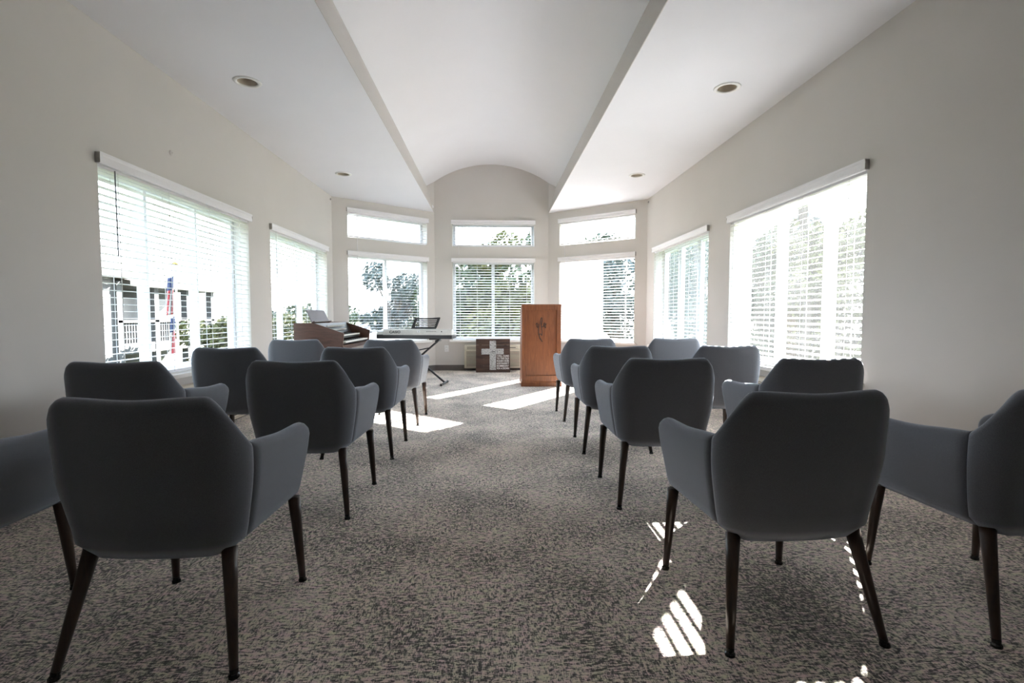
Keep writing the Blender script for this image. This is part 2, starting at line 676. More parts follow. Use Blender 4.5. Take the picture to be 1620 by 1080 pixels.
# fascia boards along both edges of the vault
for i, s in enumerate((-1, 1)):
    mb = MB()
    y0, y1 = BK - 0.05, BY + 0.02
    mb.prism([(s * 1.07, ZC - 0.001), (s * 1.075, 2.975), (s * 1.128, 3.17), (s * 1.30, 3.17), (s * 1.30, ZC + 0.004), (s * 1.10, ZC + 0.004)], 1, y0, y1)
    mb.prism([(s * 1.150, 3.170), (s * 1.150, 3.185), (s * 1.32, 3.185), (s * 1.32, 3.170)], 1, y0, y1)
    mb.prism([(s * 1.137, 3.185), (s * 1.165, 3.32), (s * 1.20, 3.43), (s * 1.34, 3.43), (s * 1.34, 3.185)], 1, y0, y1)
    tag(mb.build('trim_%d' % (i + 1), M['fascia']), kind='structure')


def baseboard(name, m, L, gaps=()):
    mb = MB()
    cur = 0.0
    for g0, g1 in list(gaps) + [(L, L)]:
        if g0 > cur:
            mb.prism([(-0.012, 0.0), (-0.012, 0.006), (-0.009, 0.098), (-0.006, 0.103), (0.0, 0.103), (0.0, 0.0)], 0, cur, g0, m)
        cur = g1
    tag(mb.build(name, M['base']), kind='structure')


baseboard('baseboard_left', m_l, L_l)
baseboard('baseboard_bay_left', m_bl, L_bl)
baseboard('baseboard_bay_center', m_bc, L_bc)
baseboard('baseboard_bay_right', m_br, L_br)
baseboard('baseboard_right', m_r, L_r)
baseboard('baseboard_back', m_b, L_b)


# ------------------------------------------------------------------ windows and blinds
def window(idx, m, h, mull, screens=(), sill=True, smat='screen'):
    u0, u1, z0, z1 = h
    mb = MB()
    n0, n1 = TH - 0.075, TH - 0.01
    fw = 0.045
    mb.box(u0, u1, n0, n1, z0, z0 + fw, m)
    mb.box(u0, u1, n0, n1, z1 - fw, z1, m)
    mb.box(u0, u0 + fw, n0, n1, z0 + fw, z1 - fw, m)
    mb.box(u1 - fw, u1, n0, n1, z0 + fw, z1 - fw, m)
    for c, w in mull:
        mb.box(u0 + c - w / 2, u0 + c + w / 2, n0 + 0.005, n1 - 0.005, z0 + fw, z1 - fw, m)
        mb.box(u0 + c - w / 2 - 0.0, u0 + c - w / 2 + 0.022, n0 - 0.018, n0 + 0.01, z0 + fw, z1 - fw, m)
    fr = mb.build('window_%d' % idx, M['white_vinyl'], bevel=0.003)
    tag(fr, kind='structure')
    edges = [fw] + [x for c, w in mull for x in (c - w / 2, c + w / 2)] + [u1 - u0 - fw]
    for k in range(0, len(edges), 2):
        a, b = u0 + edges[k], u0 + edges[k + 1]
        gm = MB()
        nn = (n0 + n1) / 2
        gm.add([m @ Vector(p) for p in ((a, nn, z0 + fw), (b, nn, z0 + fw), (b, nn, z1 - fw), (a, nn, z1 - fw))], [(0, 1, 2, 3)])
        gm.build('glass_pane', M['glass'], fr, fix=False)
        if k // 2 in screens:
            sm = MB()
            nn = n1 - 0.008
            sm.add([m @ Vector(p) for p in ((a, nn, z0 + fw), (b, nn, z0 + fw), (b, nn, z1 - fw), (a, nn, z1 - fw))], [(0, 1, 2, 3)])
            sm.build('insect_screen', M[smat], fr, fix=False)
    if sill:
        sb = MB()
        sb.box(u0 - 0.06, u1 + 0.045, -0.075, 0.0, z0 - 0.035, z0, m)
        sb.box(u0, u1, 0.0, n0, z0 - 0.001, z0 + 0.006, m)
        sb.build('window_sill', M['sill'], fr, bevel=0.006)
    return fr


def blind(m, h, label, group, tilt=0.0, wand=0.07, wand_len=0.6, cords=(0.12, 0.5, 0.88), wand_dark=False, gap=0.012, cord_len=0.0, top=0.0):
    u0, u1, z0, z1 = h
    root = mat_empty('window_blind', m @ Matrix.Translation((u0, 0, z0)), label, 'blind', group)
    W, H = u1 - u0, z1 - z0
    vz0, vz1 = H - 0.03 , H + 0.045
    v = MB()
    v.prism([(-0.030, vz0), (-0.034, vz0 + 0.012), (-0.030, vz0 + 0.05), (-0.036, vz1 - 0.012), (-0.036, vz1), (-0.004, vz1), (-0.004, vz0)], 0, -0.02, W + 0.02)
    v.build('valance', M['valance'], root)
    for uu in (-0.021, W + 0.0205):
        e = MB().box(uu, uu + 0.0012, -0.034, -0.002, vz0 + 0.005, vz1 - 0.005)
        e.build('valance_end_cap', M['dot'], root)
    # head rail
    hr = MB().box(0.006, W - 0.006, 0.006, 0.056, H - 0.045, H - 0.003)
    hr.build('head_rail', M['valance'], root)
    s = MB()
    pitch = 0.0485
    n = int((H - 0.06 - 0.05) / pitch)
    sw, st = 0.050, 0.0028
    for i in range(n + 1):
        z = 0.045 + gap + i * (H - 0.115 - gap) / n
        rot = Matrix.Translation((0, 0.031, z)) @ Matrix.Rotation(tilt, 4, 'X')
        # gently crowned slat
        pr = [(-sw / 2, -st / 2), (0, -st / 2 + 0.002), (sw / 2, -st / 2), (sw / 2, st / 2), (0, st / 2 + 0.002), (-sw / 2, st / 2)]
        s.prism(pr, 0, gap, W - gap, rot)
    s.build('slats', M['slat'], root, fix=True)
    br = MB().box(gap, W - gap, 0.006, 0.056, 0.012, 0.032)
    br.build('bottom_rail', M['valance'], root, bevel=0.004)
    for c in cords:
        k = MB()
        for nn in (0.004, 0.058):
            k.box(c * W - 0.0025, c * W + 0.0025, nn - 0.001, nn + 0.001, 0.02, H - 0.04)
        k.build('ladder_cord', M['cord'], root)
    if wand_len:
        w = MB()
        w.tube([(wand, -0.010, H - 0.04), (wand, -0.012, H - 0.04 - wand_len)], 0.0045, 6)
        w.build('tilt_wand', M['wand'] if wand_dark else M['cord'], root)
    if cord_len:
        w = MB()
        w.tube([(wand + 0.02, -0.006, H - 0.04), (wand + 0.02, -0.008, H - 0.04 - cord_len)], 0.002, 5)
        w.tube([(wand + 0.02, -0.008, H - 0.04 - cord_len), (wand + 0.02, -0.008, H - 0.09 - cord_len)], 0.004, 6, 0.007)
        w.build('pull_cord', M['cord'], root)
    return root


g = 'horizontal slat blinds'
mu3 = [(0.690, 0.07), (1.375, 0.07)]
window(1, m_l, Lh[0], mu3)
blind(m_l, Lh[0], 'white slat blind on the left wall window showing the white house and flag', g, tilt=0.0, wand=0.14, wand_len=0.58, wand_dark=True, cords=(0.09, 0.36, 0.64, 0.91))
window(2, m_l, Lh[1], mu3)
blind(m_l, Lh[1], 'white slat blind on the left wall window behind the wooden organ', g, tilt=0.0, wand=0.14, wand_len=0.5, cords=(0.09, 0.36, 0.64, 0.91))
mu2 = [(0.762, 0.06)]
window(3, m_bl, BLh[0], mu2)
blind(m_bl, BLh[0], 'white slat blind on the tall left bay window behind the keyboard', g, tilt=0.03, wand=0.16, wand_len=0.6)
window(4, m_bl, BLh[1], [], sill=False)
blind(m_bl, BLh[1], 'short white slat blind on the upper left bay window', g, tilt=0.03, wand=0.16, wand_len=0.72)
window(5, m_bc, BCh[0], mu2)
blind(m_bc, BCh[0], 'white slat blind on the tall middle bay window behind the cross sign', g, tilt=0.30, wand=0.12, wand_len=0.5, cords=(0.09, 0.30, 0.70, 0.91))
window(6, m_bc, BCh[1], [], sill=False)
blind(m_bc, BCh[1], 'short white slat blind on the upper middle bay window', g, tilt=0.30, wand=0.12, wand_len=0.55)
window(7, m_br, BRh[0], mu2, screens=(0,))
blind(m_br, BRh[0], 'white slat blind on the tall right bay window beside the oak lectern', g, tilt=0.22, wand=0.12, wand_len=0.5)
window(8, m_br, BRh[1], [], sill=False)
blind(m_br, BRh[1], 'short white slat blind on the upper right bay window', g, tilt=0.22, wand=0.12, wand_len=0.62)
window(9, m_r, Rh[1], mu3, screens=(0, 1, 2), smat='screen')
blind(m_r, Rh[1], 'glaring white slat blind on the smaller looking right wall window near the bay', g, tilt=0.20, wand=0.16, wand_len=0.5, cords=(0.09, 0.36, 0.64, 0.91))
window(10, m_r, Rh[0], mu3, screens=(0, 1, 2), smat='screen_fine')
blind(m_r, Rh[0], 'white slat blind on the largest sunlit window of the right wall', g, tilt=0.24, wand=0.10, wand_len=0.62, cords=(0.09, 0.36, 0.64, 0.91))

# light portals in the openings: they emit nothing, they only tell the renderer where the sky enters
for m, hs in ((m_l, Lh), (m_bl, BLh), (m_bc, BCh), (m_br, BRh), (m_r, Rh)):
    for h in hs:
        ld = bpy.data.lights.new('sky_portal', 'AREA')
        ld.shape = 'RECTANGLE'
        ld.size = h[1] - h[0]
        ld.size_y = h[3] - h[2]
        ld.cycles.is_portal = True
        lo = bpy.data.objects.new('sky_portal', ld)
        C.objects.link(lo)
        # -Z of the light looks into the room (-n)
        t = Vector((m[0][0], m[1][0], 0))
        n_ = Vector((m[0][1], m[1][1], 0))
        rot = Matrix((( t.x, 0, n_.x), (t.y, 0, n_.y), (0, 1, 0))).to_4x4()
        rot = Matrix(((-t.x, 0, n_.x), (-t.y, 0, n_.y), (0, 1, 0))).to_4x4()
        pos = m @ Vector(((h[0] + h[1]) / 2, TH + 0.02, (h[2] + h[3]) / 2))
        lo.matrix_world = Matrix.Translation(pos) @ rot

# ------------------------------------------------------------------ recessed downlights
dl_labels = ['recessed ceiling light over the left chairs, the nearer one in the photo',
             'small recessed ceiling light near the left bay windows',
             'recessed ceiling light over the right chairs, the nearer one in the photo',
             'small recessed ceiling light near the right bay windows']
for (x, y), lb in zip(DL, dl_labels + [None, None]):
    r_ = empty('recessed_light', (x, y, ZC), 0, lb or 'recessed ceiling light above the camera end of the room', 'ceiling light', 'recessed ceiling lights')
    ring = MB().lathe([(0.078, 0.001), (0.076, -0.006), (0.090, -0.010), (0.104, -0.007), (0.109, -0.0005), (0.078, -0.0005)], 32)
    ring.build('trim_ring', M['trimring'], r_, smooth=True)
    bf = MB().lathe([(0.079, -0.004), (0.074, 0.03), (0.066, 0.07), (0.055, 0.11), (0.0, 0.115)], 32)
    bf.build('baffle', M['baffle'], r_, smooth=True)
    lp = MB().lathe([(0.0, 0.040), (0.030, 0.044), (0.046, 0.060), (0.048, 0.080), (0.030, 0.112)], 24)
    lp.build('lamp', M['bulb'], r_, smooth=True)


# ------------------------------------------------------------------ chairs
def chair_path(u):
    """u signed distance along the tub outline from the centre of the back; returns x, y, tangent-normal"""
    hw, r, yb = 0.288, 0.105, -0.255
    s = 1 if u >= 0 else -1
    a = abs(u)
    flat = hw - r
    arc = r * pi / 2
    if a < flat:
        x, y, nx, ny = a, yb - 0.012 * (1 - (a / flat) ** 2), 0, -1
    elif a < flat + arc:
        t = (a - flat) / r
        x, y = flat + r * sin(t), yb + r - r * cos(t)
        nx, ny = sin(t), -cos(t)
    else:
        x, y, nx, ny = hw, yb + r + (a - flat - arc), 1, 0
    return s * x, y, s * nx, ny


U_SEAM = 0.352
U_END = 0.288 - 0.105 + 0.105 * pi / 2 + 0.432


def sm(a, b, x):
    t = max(0.0, min(1.0, (x - a) / (b - a)))
    return t * t * (3 - 2 * t)


def top_z(u):
    a = abs(u)
    zb = 0.812 + 0.008 * sm(0.0, 0.18, a)
    if a < 0.202:
        return zb
    d = a - 0.202
    # rounded shoulder then slope to the arm
    z = zb - 0.155 * sm(0, 0.160, d)
    z = min(z, 0.82 - max(0, 0.03 - sqrt(max(0, 0.03 ** 2 - min(d, 0.03) ** 2))) * 0.35)
    if a > U_SEAM - 0.02:
        z -= 0.022 * sm(U_SEAM - 0.02, U_SEAM + 0.25, a)
    # rounded front corner of the arm
    e = U_END - a
    rr = 0.075
    if e < rr:
        z -= rr - sqrt(max(0, rr * rr - (rr - e) ** 2))
    return z


def bot_z(u):
    a = abs(u)
    return 0.325 + 0.012 * sm(0.15, 0.35, a) + 0.0 * a


def pt(u, z, inset):
    x, y, nx, ny = chair_path(u)
    # taper towards the bottom
    k = 0.86 + 0.14 * sm(0.30, 0.62, z)
    # roll under at the bottom edge
    zb = bot_z(u)
    roll = max(0.0, (zb + 0.055 - z) / 0.055)
    inset = inset + 0.045 * (1 - sqrt(max(0, 1 - min(roll, 1) ** 2)))
    x -= nx * inset
    y -= ny * inset
    y0 = 0.02
    X = x * k
    Y = y0 + (y - y0) * (k * 0.4 + 0.6)
    w = 1 - sm(0.15, 0.55, abs(u))
    Y -= 0.10 * max(0, z - 0.42) * w
    # arm fronts lean forward at the top
    w2 = sm(0.5, U_END, abs(u))
    Y += 0.008 * (z - 0.5) / 0.15 * w2
    return Vector((X, Y, z))


def shell_part(us, t):
    """closed padded slab that follows the tub outline over the stations us"""
    mb = MB()
    rings = []
    n = len(us)
    for i, u in enumerate(us):
        zt, zb = top_z(u), bot_z(u)
        # edge rounding at the two ends of the part
        du = min(abs(u - us[0]), abs(u - us[-1]))
        tt = t
        er = t * 0.5
        if du < er:
            tt = t * (0.12 + 0.88 * sqrt(max(0, 1 - ((er - du) / er) ** 2)))
        mid = t / 2
        o_, i_ = mid - tt / 2, mid + tt / 2
        prof = []
        zr = tt / 2
        NZ = 9
        for k in range(NZ + 1):
            z = zb + (zt - zr - zb) * (k / NZ) ** 1.0
            prof.append((o_, z))
        for k in range(1, 6):
            a = pi * k / 6
            prof.append((mid - tt / 2 * cos(a), zt - zr + zr * sin(a)))
        for k in range(NZ + 1):
            z = zt - zr - (zt - zr - (zb + 0.02)) * (k / NZ)
            prof.append((i_, z))
        rings.append([pt(u, z, ins) for ins, z in prof])
    m_ = len(rings[0])
    vs = [p for r_ in rings for p in r_]
    fs = []
    for i in range(n - 1):
        for j in range(m_):
            fs.append((i * m_ + j, i * m_ + (j + 1) % m_, (i + 1) * m_ + (j + 1) % m_, (i + 1) * m_ + j))
    fs.append(tuple(range(m_))[::-1])
    fs.append(tuple(range((n - 1) * m_, n * m_)))
    mb.add(vs, fs)
    return mb


def lin(a, b, n):
    return [a + (b - a) * i / (n - 1) for i in range(n)]


def end_dense(a, b, n, e=0.03):
    core = lin(a + e, b - e, n)
    pre = [a, a + 0.0015, a + 0.004, a + 0.009, a + 0.017]
    post = [b - 0.017, b - 0.009, b - 0.004, b - 0.0015, b]
    return pre + core + post


def make_chair():
    root = empty('armchair')
    shell_part(end_dense(-U_SEAM, U_SEAM, 45), 0.062).build('backrest', M['fabric'], root, smooth=True)
    for s in (-1, 1):
        us = [s * u for u in end_dense(U_SEAM - 0.006, U_END, 24)]
        # denser stations at the rounded front corner
        extra = [s * (U_END - d) for d in (0.024, 0.036, 0.05, 0.065)]
        us = sorted(set(us + extra), key=abs)
        shell_part(us, 0.052).build('armrest', M['fabric'], root, smooth=True)
    # seat shell underneath: closes the tub
    sb = MB()
    outl = []
    for u in lin(-U_END + 0.01, U_END - 0.01, 61):
        outl.append(u)
    rings = []
    for z, ins in ((0.3255, 0.090), (0.3265, 0.060), (0.337, 0.030), (0.38, 0.026), (0.43, 0.032)):
        rings.append([pt(u, max(z, bot_z(u) + 0.0005), ins) if True else None for u in outl])
    nn = len(outl)
    vs = [p for r_ in rings for p in r_]
    fs = []
    for i in range(len(rings) - 1):
        for j in range(nn):
            fs.append((i * nn + j, i * nn + (j + 1) % nn, (i + 1) * nn + (j + 1) % nn, (i + 1) * nn + j))
    fs.append(tuple(range(nn))[::-1])
    fs.append(tuple(range((len(rings) - 1) * nn, len(rings) * nn)))
    sb.add(vs, fs)
    sb.build('seat_base', M['fabric'], root, smooth=False)
    # cushion
    cu = MB()
    xs, ys = lin(-0.218, 0.218, 15), lin(-0.185, 0.265, 15)
    top, bot = [], []
    for y in ys:
        for x in xs:
            ex = max(0, abs(x) / 0.218)
            ey = abs((y - 0.04) / 0.225)
            d = max(ex, ey)
            cz = 0.468 - 0.040 * d ** 8 - 0.006 * (1 - d)
            kk = 1 - 0.05 * (min(ex, 1) ** 6) * (min(ey, 1) ** 6)
            top.append((x * kk, y, cz))
            bot.append((x * kk, y, 0.40))
    n = len(xs)
    fs = []
    for j in range(n - 1):
        for i in range(n - 1):
            a = j * n + i
            fs.append((a, a + 1, a + n + 1, a + n))
            fs.append((a + n * n, a + n + n * n, a + n + 1 + n * n, a + 1 + n * n))
    rim = [i for i in range(n)] + [j * n + n - 1 for j in range(1, n)] + [n * n - 1 - i for i in range(1, n)] + [(n - 1 - j) * n for j in range(1, n - 1)]
    for k in range(len(rim)):
        a, b = rim[k], rim[(k + 1) % len(rim)]
        fs.append((a, a + n * n, b + n * n, b))
    cu.add(top + bot, fs)
    cu.build('seat_cushion', M['fabric'], root, smooth=True)
    for sx in (-1, 1):
        for fy, ty, fx in ((-0.262, -0.175, 0.254), (0.268, 0.243, 0.246)):
            lg = MB()
            a = Vector((sx * (0.205 if fy < 0 else 0.231), ty, 0.345))
            b = Vector((sx * fx, fy, 0.022))
            lg.tube([a, a.lerp(b, 0.3), a.lerp(b, 0.65), b], 0.0235, 14, 0.0125)
            o = lg.build('leg', M['leg'], root, smooth=True)
            gl = MB()
            c = a.lerp(b, 1.0)
            gl.tube([c, (b.x + (b.x - a.x) * 0.03, b.y + (b.y - a.y) * 0.03, 0.010)], 0.0128, 12, 0.0120)
            gl.lathe([(0.011, 0.012), (0.0155, 0.008), (0.0155, 0.0), (0.0, 0.0)], 12,
                     Matrix.Translation((b.x + (b.x - a.x) * 0.05, b.y + (b.y - a.y) * 0.05, 0)))
            gl.build('glide', M['glide'], o, smooth=False)
    return root


chairs = [
    ((-1.002, 1.718), -1.0, 'grey armchair by the aisle, nearest the camera in the left block'),
    ((-0.990, 2.865), -2.5, 'grey armchair by the aisle on the left, second row from the camera'),
    ((-0.975, 3.945), -2.0, 'grey armchair by the aisle on the left, third row from the camera'),
    ((-0.950, 5.065), -2.0, 'grey armchair by the aisle on the left, front row before the keyboard'),
    ((-1.852, 1.690), 0.0, 'grey armchair cut off by the left edge, only its arm showing beside the nearest chair'),
    ((-1.880, 2.850), 1.0, 'grey armchair in front of the bare left wall, just before the left window'),
    ((-1.890, 3.940), 0.0, 'grey armchair under the large left wall window, directly before its sill'),
    ((-1.850, 5.100), 0.0, 'grey armchair at the left wall just before the wooden organ'),
    ((0.977, 1.760), 2.7, 'grey armchair by the aisle, nearest the camera in the right block'),
    ((0.945, 2.930), 0.0, 'grey armchair by the aisle on the right, second row from the camera'),
    ((0.955, 4.010), -1.0, 'grey armchair by the aisle on the right, third row from the camera'),
    ((0.960, 5.190), 2.0, 'grey armchair by the aisle on the right, partly hiding the oak lectern'),
    ((1.842, 1.765), 2.5, 'grey armchair cut off by the right edge of the photo'),
    ((1.760, 2.900), 0.0, 'grey armchair at the right wall, its top against the near end of the large window'),
    ((1.790, 4.020), 1.0, 'grey armchair below the far end of the large sunlit right window'),
    ((1.820, 5.200), -1.0, 'grey armchair below the small right wall window nearest the bay'),
]
proto = make_chair()
for i, ((x, y), a, lb) in enumerate(chairs):
    o = proto if i == 0 else copy_tree(proto)
    o.location = (x, y, 0)
    o.rotation_euler = (0, 0, radians(a))
    tag(o, lb, 'chair', 'grey armchairs in rows')

# ------------------------------------------------------------------ lectern
lx0, lx1, ly, ld_, lh = 0.440, 1.015, 7.37, 0.46, 1.205
lec = empty('lectern', ((lx0 + lx1) / 2, ly, 0), 0, 'tall oak lectern with a recessed front panel and a carved monogram', 'lectern')
w2 = (lx1 - lx0) / 2
mb = MB()
mb.box(-w2 + 0.05, w2 - 0.05, 0.020, 0.030, 0.07, lh - 0.02)           # back of the recessed panel
mb.box(-w2, -w2 + 0.06, 0.0, 0.03, 0.07, lh - 0.02)
mb.box(w2 - 0.06, w2, 0.0, 0.03, 0.07, lh - 0.02)
mb.box(-w2 + 0.06, w2 - 0.06, 0.0, 0.03, lh - 0.085, lh - 0.02)
mb.box(-w2 + 0.06, w2 - 0.06, 0.0, 0.03, 0.07, 0.155)
mb.build('front_panel', M['oak'], lec, bevel=0.002)
mb = MB()                                                  # raised moulding round the recess
a, b, c, d = -w2 + 0.058, w2 - 0.058, 0.153, lh - 0.083
for q in ((a, b, c - 0.006, c + 0.006), (a, b, d - 0.006, d + 0.006), (a - 0.006, a + 0.006, c, d), (b - 0.006, b + 0.006, c, d)):
    mb.box(q[0], q[1], -0.006, 0.020, q[2], q[3])
mb.build('panel_moulding', M['oak'], lec, bevel=0.0015)
for s in (-1, 1):
    mb = MB()
    x = s * (w2 - 0.01)
    mb.prism([(0.03, 0.07), (ld_, 0.07), (ld_, lh - 0.12), (0.03, lh - 0.02)], 0, x - 0.01, x + 0.01)
    mb.build('side_panel', M['oak'], lec, bevel=0.002)
mb = MB()
mb.prism([(-0.004, lh - 0.022), (-0.004, lh), (0.03, lh + 0.0), (ld_ + 0.02, lh - 0.105), (ld_ + 0.02, lh - 0.127), (0.03, lh - 0.022)], 0, -w2 - 0.004, w2 + 0.004)
mb.build('reading_top', M['oak'], lec, bevel=0.003)
mb = MB().box(-w2 + 0.02, w2 - 0.02, 0.03, ld_ - 0.02, 0.62, 0.64)
mb.build('shelf', M['oak'], lec)
mb = MB()
mb.box(-w2 - 0.012, w2 + 0.012, -0.014, ld_ + 0.01, 0.0, 0.062)
mb.prism([(-0.014, 0.062), (0.0, 0.074), (ld_, 0.074), (ld_ + 0.01, 0.062)], 0, -w2 - 0.006, w2 + 0.006)
mb.build('plinth', M['oak'], lec, bevel=0.004)


# carved script monogram (looping strokes)
def stroke(pts, r=0.0065):
    P_ = [Vector(p) for p in pts]
    out = []
    for i in range(len(P_) - 1):
        p0 = P_[max(i - 1, 0)]
        p1, p2 = P_[i], P_[i + 1]
        p3 = P_[min(i + 2, len(P_) - 1)]
        for k in range(6):
            t = k / 6
            out.append(0.5 * ((2 * p1) + (-p0 + p2) * t + (2 * p0 - 5 * p1 + 4 * p2 - p3) * t * t + (-p0 + 3 * p1 - 3 * p2 + p3) * t ** 3))
    out.append(P_[-1])
    return [(p.x, 0.0185, p.y) for p in out], r


mono = MB()
sc_ = 0.0135
ox, oz = -0.012, 0.885
S1 = [(-5.2, 1.5), (-4.2, 3.4), (-3.4, 2.4), (-4.2, 0.0), (-3.2, -1.2), (-2.2, 0.6), (-1.8, 2.8), (-2.2, -0.5), (-2.6, -4.2), (-2.2, -8.5), (-0.4, -13.0), (2.0, -17.0)]
S2 = [(2.0, -17.0), (-0.8, -13.0), (-1.5, -9.0), (0.2, -8.4), (1.4, -10.0), (1.6, -5.0), (0.8, 0.0), (0.0, 4.5), (0.4, 8.5), (1.4, 9.0), (1.6, 5.5), (0.8, 1.0), (1.6, -0.8), (3.0, 0.4), (3.4, 2.8), (4.6, 3.4), (5.4, 1.6), (4.6, -0.6), (3.4, 0.2), (4.6, 1.6), (6.4, 2.6)]
for st_ in (S1, S2):
    p_, r_ = stroke([(ox + a * sc_, oz + b * sc_) for a, b in st_])
    mono.tube(p_, r_, 6)
mono.lathe([(0, 0.0), (0.012, 0.001), (0.010, 0.003), (0, 0.003)], 10, Matrix.Translation((ox + 5.2 * sc_, 0.0145, oz - 1.2 * sc_)) @ Matrix.Rotation(pi / 2, 4, 'X'))
mono.build('carved_monogram', M['oak_dark'], lec, smooth=True)

# ------------------------------------------------------------------ wall air conditioners


def ac_unit(m, u0, u1, z0, z1, dep, label):
    root = mat_empty('air_conditioner', m @ Matrix.Translation((u0, 0, 0)), label, 'air conditioner', 'almond wall air conditioners')
    W = u1 - u0
    mb = MB()
    mb.prism([(-0.002, z0), (-dep, z0), (-dep, z1 - 0.09), (-dep + 0.03, z1 - 0.01), (-dep + 0.05, z1), (-0.002, z1)], 0, 0, W)
    body = mb.build('cabinet', M['ac'], root, bevel=0.012, seg=3)
    gb = MB().box(0.03, W - 0.03, -dep - 0.002, -dep + 0.004, z0 + 0.02, z1 - 0.11)
    gb.build('grille_recess', M['ac_dark'], root)
    gm = MB()
    n = 12
    for i in range(n):
        z = z0 + 0.025 + i * (z1 - z0 - 0.15) / (n - 1)
        gm.box(0.025, W - 0.025, -dep - 0.010, -dep - 0.001, z, z + 0.0155)
    for q in (0.025, W / 3, 2 * W / 3, W - 0.037):
        gm.box(q, q + 0.012, -dep - 0.009, -dep - 0.001, z0 + 0.02, z1 - 0.11)
    gm.build('grille', M['ac'], root, bevel=0.002)
    rot = Matrix.Translation((0, -dep + 0.014, z1 - 0.052)) @ Matrix.Rotation(radians(-20), 4, 'X')
    ov = MB().box(0.05, W * 0.62, -0.009, 0.008, -0.028, 0.026, rot)
    ov.build('air_outlet', M['ac_dark'], root)
    ol = MB()
    for k in range(4):
        ol.box(0.05, W * 0.62, -0.013, -0.008, -0.024 + k * 0.014, -0.0165 + k * 0.014, rot)
    ol.build('outlet_louvre', M['ac'], root)
    cp = MB().box(W * 0.70, W - 0.05, -0.011, 0.008, -0.028, 0.028, rot)
    cp.build('control_panel', M['ac'], root, bevel=0.003)
    kn = MB().box(W * 0.80, W * 0.90, -0.014, -0.010, -0.006, 0.004, rot)
    kn.build('control_button', M['black'], root)
    return root


ac_unit(m_bc, 0.555, 1.625, 0.052, 0.488, 0.13, 'almond air conditioner under the middle bay window, behind the cross sign')
ac_unit(m_l, 4.05 - BK, 5.12 - BK, 0.052, 0.470, 0.13, 'almond air conditioner under the large left wall window')
ac_unit(m_r, CY - 5.02, CY - 3.95, 0.052, 0.470, 0.13, 'almond air conditioner under the large sunlit right wall window')


# ------------------------------------------------------------------ outlets and small wall fittings
def outlet(m, u, z, label):
    root = mat_empty('wall_outlet', m @ Matrix.Translation((u, 0, z)), label, 'outlet')
    MB().box(-0.04, 0.04, -0.007, 0.0, -0.062, 0.062).build('cover_plate', M['outlet'], root, bevel=0.003)
    for dz in (-0.024, 0.024):
        s_ = MB().box(-0.017, 0.017, -0.0095, -0.006, dz - 0.015, dz + 0.015).build('socket', M['outlet'], root, bevel=0.004)
        MB().box(-0.008, -0.005, -0.0100, -0.009, dz - 0.005, dz + 0.006).box(0.005, 0.008, -0.0100, -0.009, dz - 0.005, dz + 0.006).build('slot', M['black'], s_)


outlet(m_bc, 0.215, 0.415, 'white wall outlet left of the air conditioner in the bay')


def cap(m, u, z, r, label, mat, name='wall_sensor'):
    root = mat_empty(name, m @ Matrix.Translation((u, 0, z)) @ Matrix.Rotation(pi / 2, 4, 'X'), label, 'wall fitting')
    MB().lathe([(0.0, 0.0), (r, 0.0), (r, 0.006), (r * 0.7, 0.012), (0.0, 0.013)], 20).build('housing', mat, root, smooth=True)
    MB().lathe([(0.0, 0.013), (r * 0.3, 0.0135), (r * 0.3, 0.019), (0.0, 0.020)], 12).build('button', mat, root)


cap(m_l, 4.25 - BK, 2.352, 0.020, 'small round tan fitting on the wall above the large left window', M['fascia'])
cap(m_bl, L_bl - 0.045, 3.06, 0.030, 'small round sensor at the top of the left bay wall by the vault edge', M['valance'])
cap(m_l, L_l - 0.055, 2.90, 0.017, 'tiny dark fitting in the top corner of the left wall', M['dot'])
cap(m_r, 0.055, 2.90, 0.017, 'tiny dark fitting in the top corner of the right wall', M['dot'])

# ------------------------------------------------------------------ cross sign
sg = empty('cross_sign', (0.022, 9.215, 0.0), 0, 'dark plank sign with a white mosaic cross and white lettering, leaning on the air conditioner', 'sign')
sg.rotation_euler = (radians(-5.5), 0, 0)
mb = MB()
hts = [0.0, 0.125, 0.25, 0.375, 0.50, 0.615]
for i in range(5):
    mb.box(-0.312, 0.312, 0.0, 0.022, hts[i] + 0.0012, hts[i + 1] - 0.0012)
mb.build('plank_board', M['plank'], sg, bevel=0.002)
mb = MB()
for x in (-0.25, 0.21):
    mb.box(x, x + 0.04, 0.022, 0.036, 0.03, 0.585)
mb.build('batten', M['plank'], sg)
mb = MB().prism([(-0.062, 0.045), (0.055, 0.045), (0.055, 0.330), (0.195, 0.330), (0.195, 0.435), (0.055, 0.435), (0.055, 0.580), (-0.062, 0.580), (-0.062, 0.435), (-0.212, 0.435), (-0.212, 0.330), (-0.062, 0.330)], 1, -0.010, 0.0)
mb.build('mosaic_cross', M['mosaic'], sg)
mb = MB()
mb.tube([(-0.04, -0.012, 0.375), (-0.004, -0.014, 0.385), (0.035, -0.012, 0.37)], 0.004, 5)
mb.tube([(-0.01, -0.012, 0.41), (-0.004, -0.014, 0.385), (0.0, -0.012, 0.345)], 0.004, 5)
mb.build('twine_knot', M['black'], sg)
lines = ['I WILL CLING', 'TO THE OLD', 'RUGGED CROSS', '& EXCHANGE IT', 'SOMEDAY', 'FOR A CROWN']
for i, tx in enumerate(lines):
    mt = Matrix.Translation((0.068, -0.0012, 0.285 - i * 0.0455)) @ Matrix.Rotation(pi / 2, 4, 'X')
    o = text_mesh('lettering', tx, 0.047, M['ltr'], sg, mt, 0.0008, bold=0.0012)
    w = max(v.co.x for v in o.data.vertices) - min(v.co.x for v in o.data.vertices)
    k = 0.222 / w
    o.data.transform(Matrix.Diagonal((k, 1, 1, 1)))

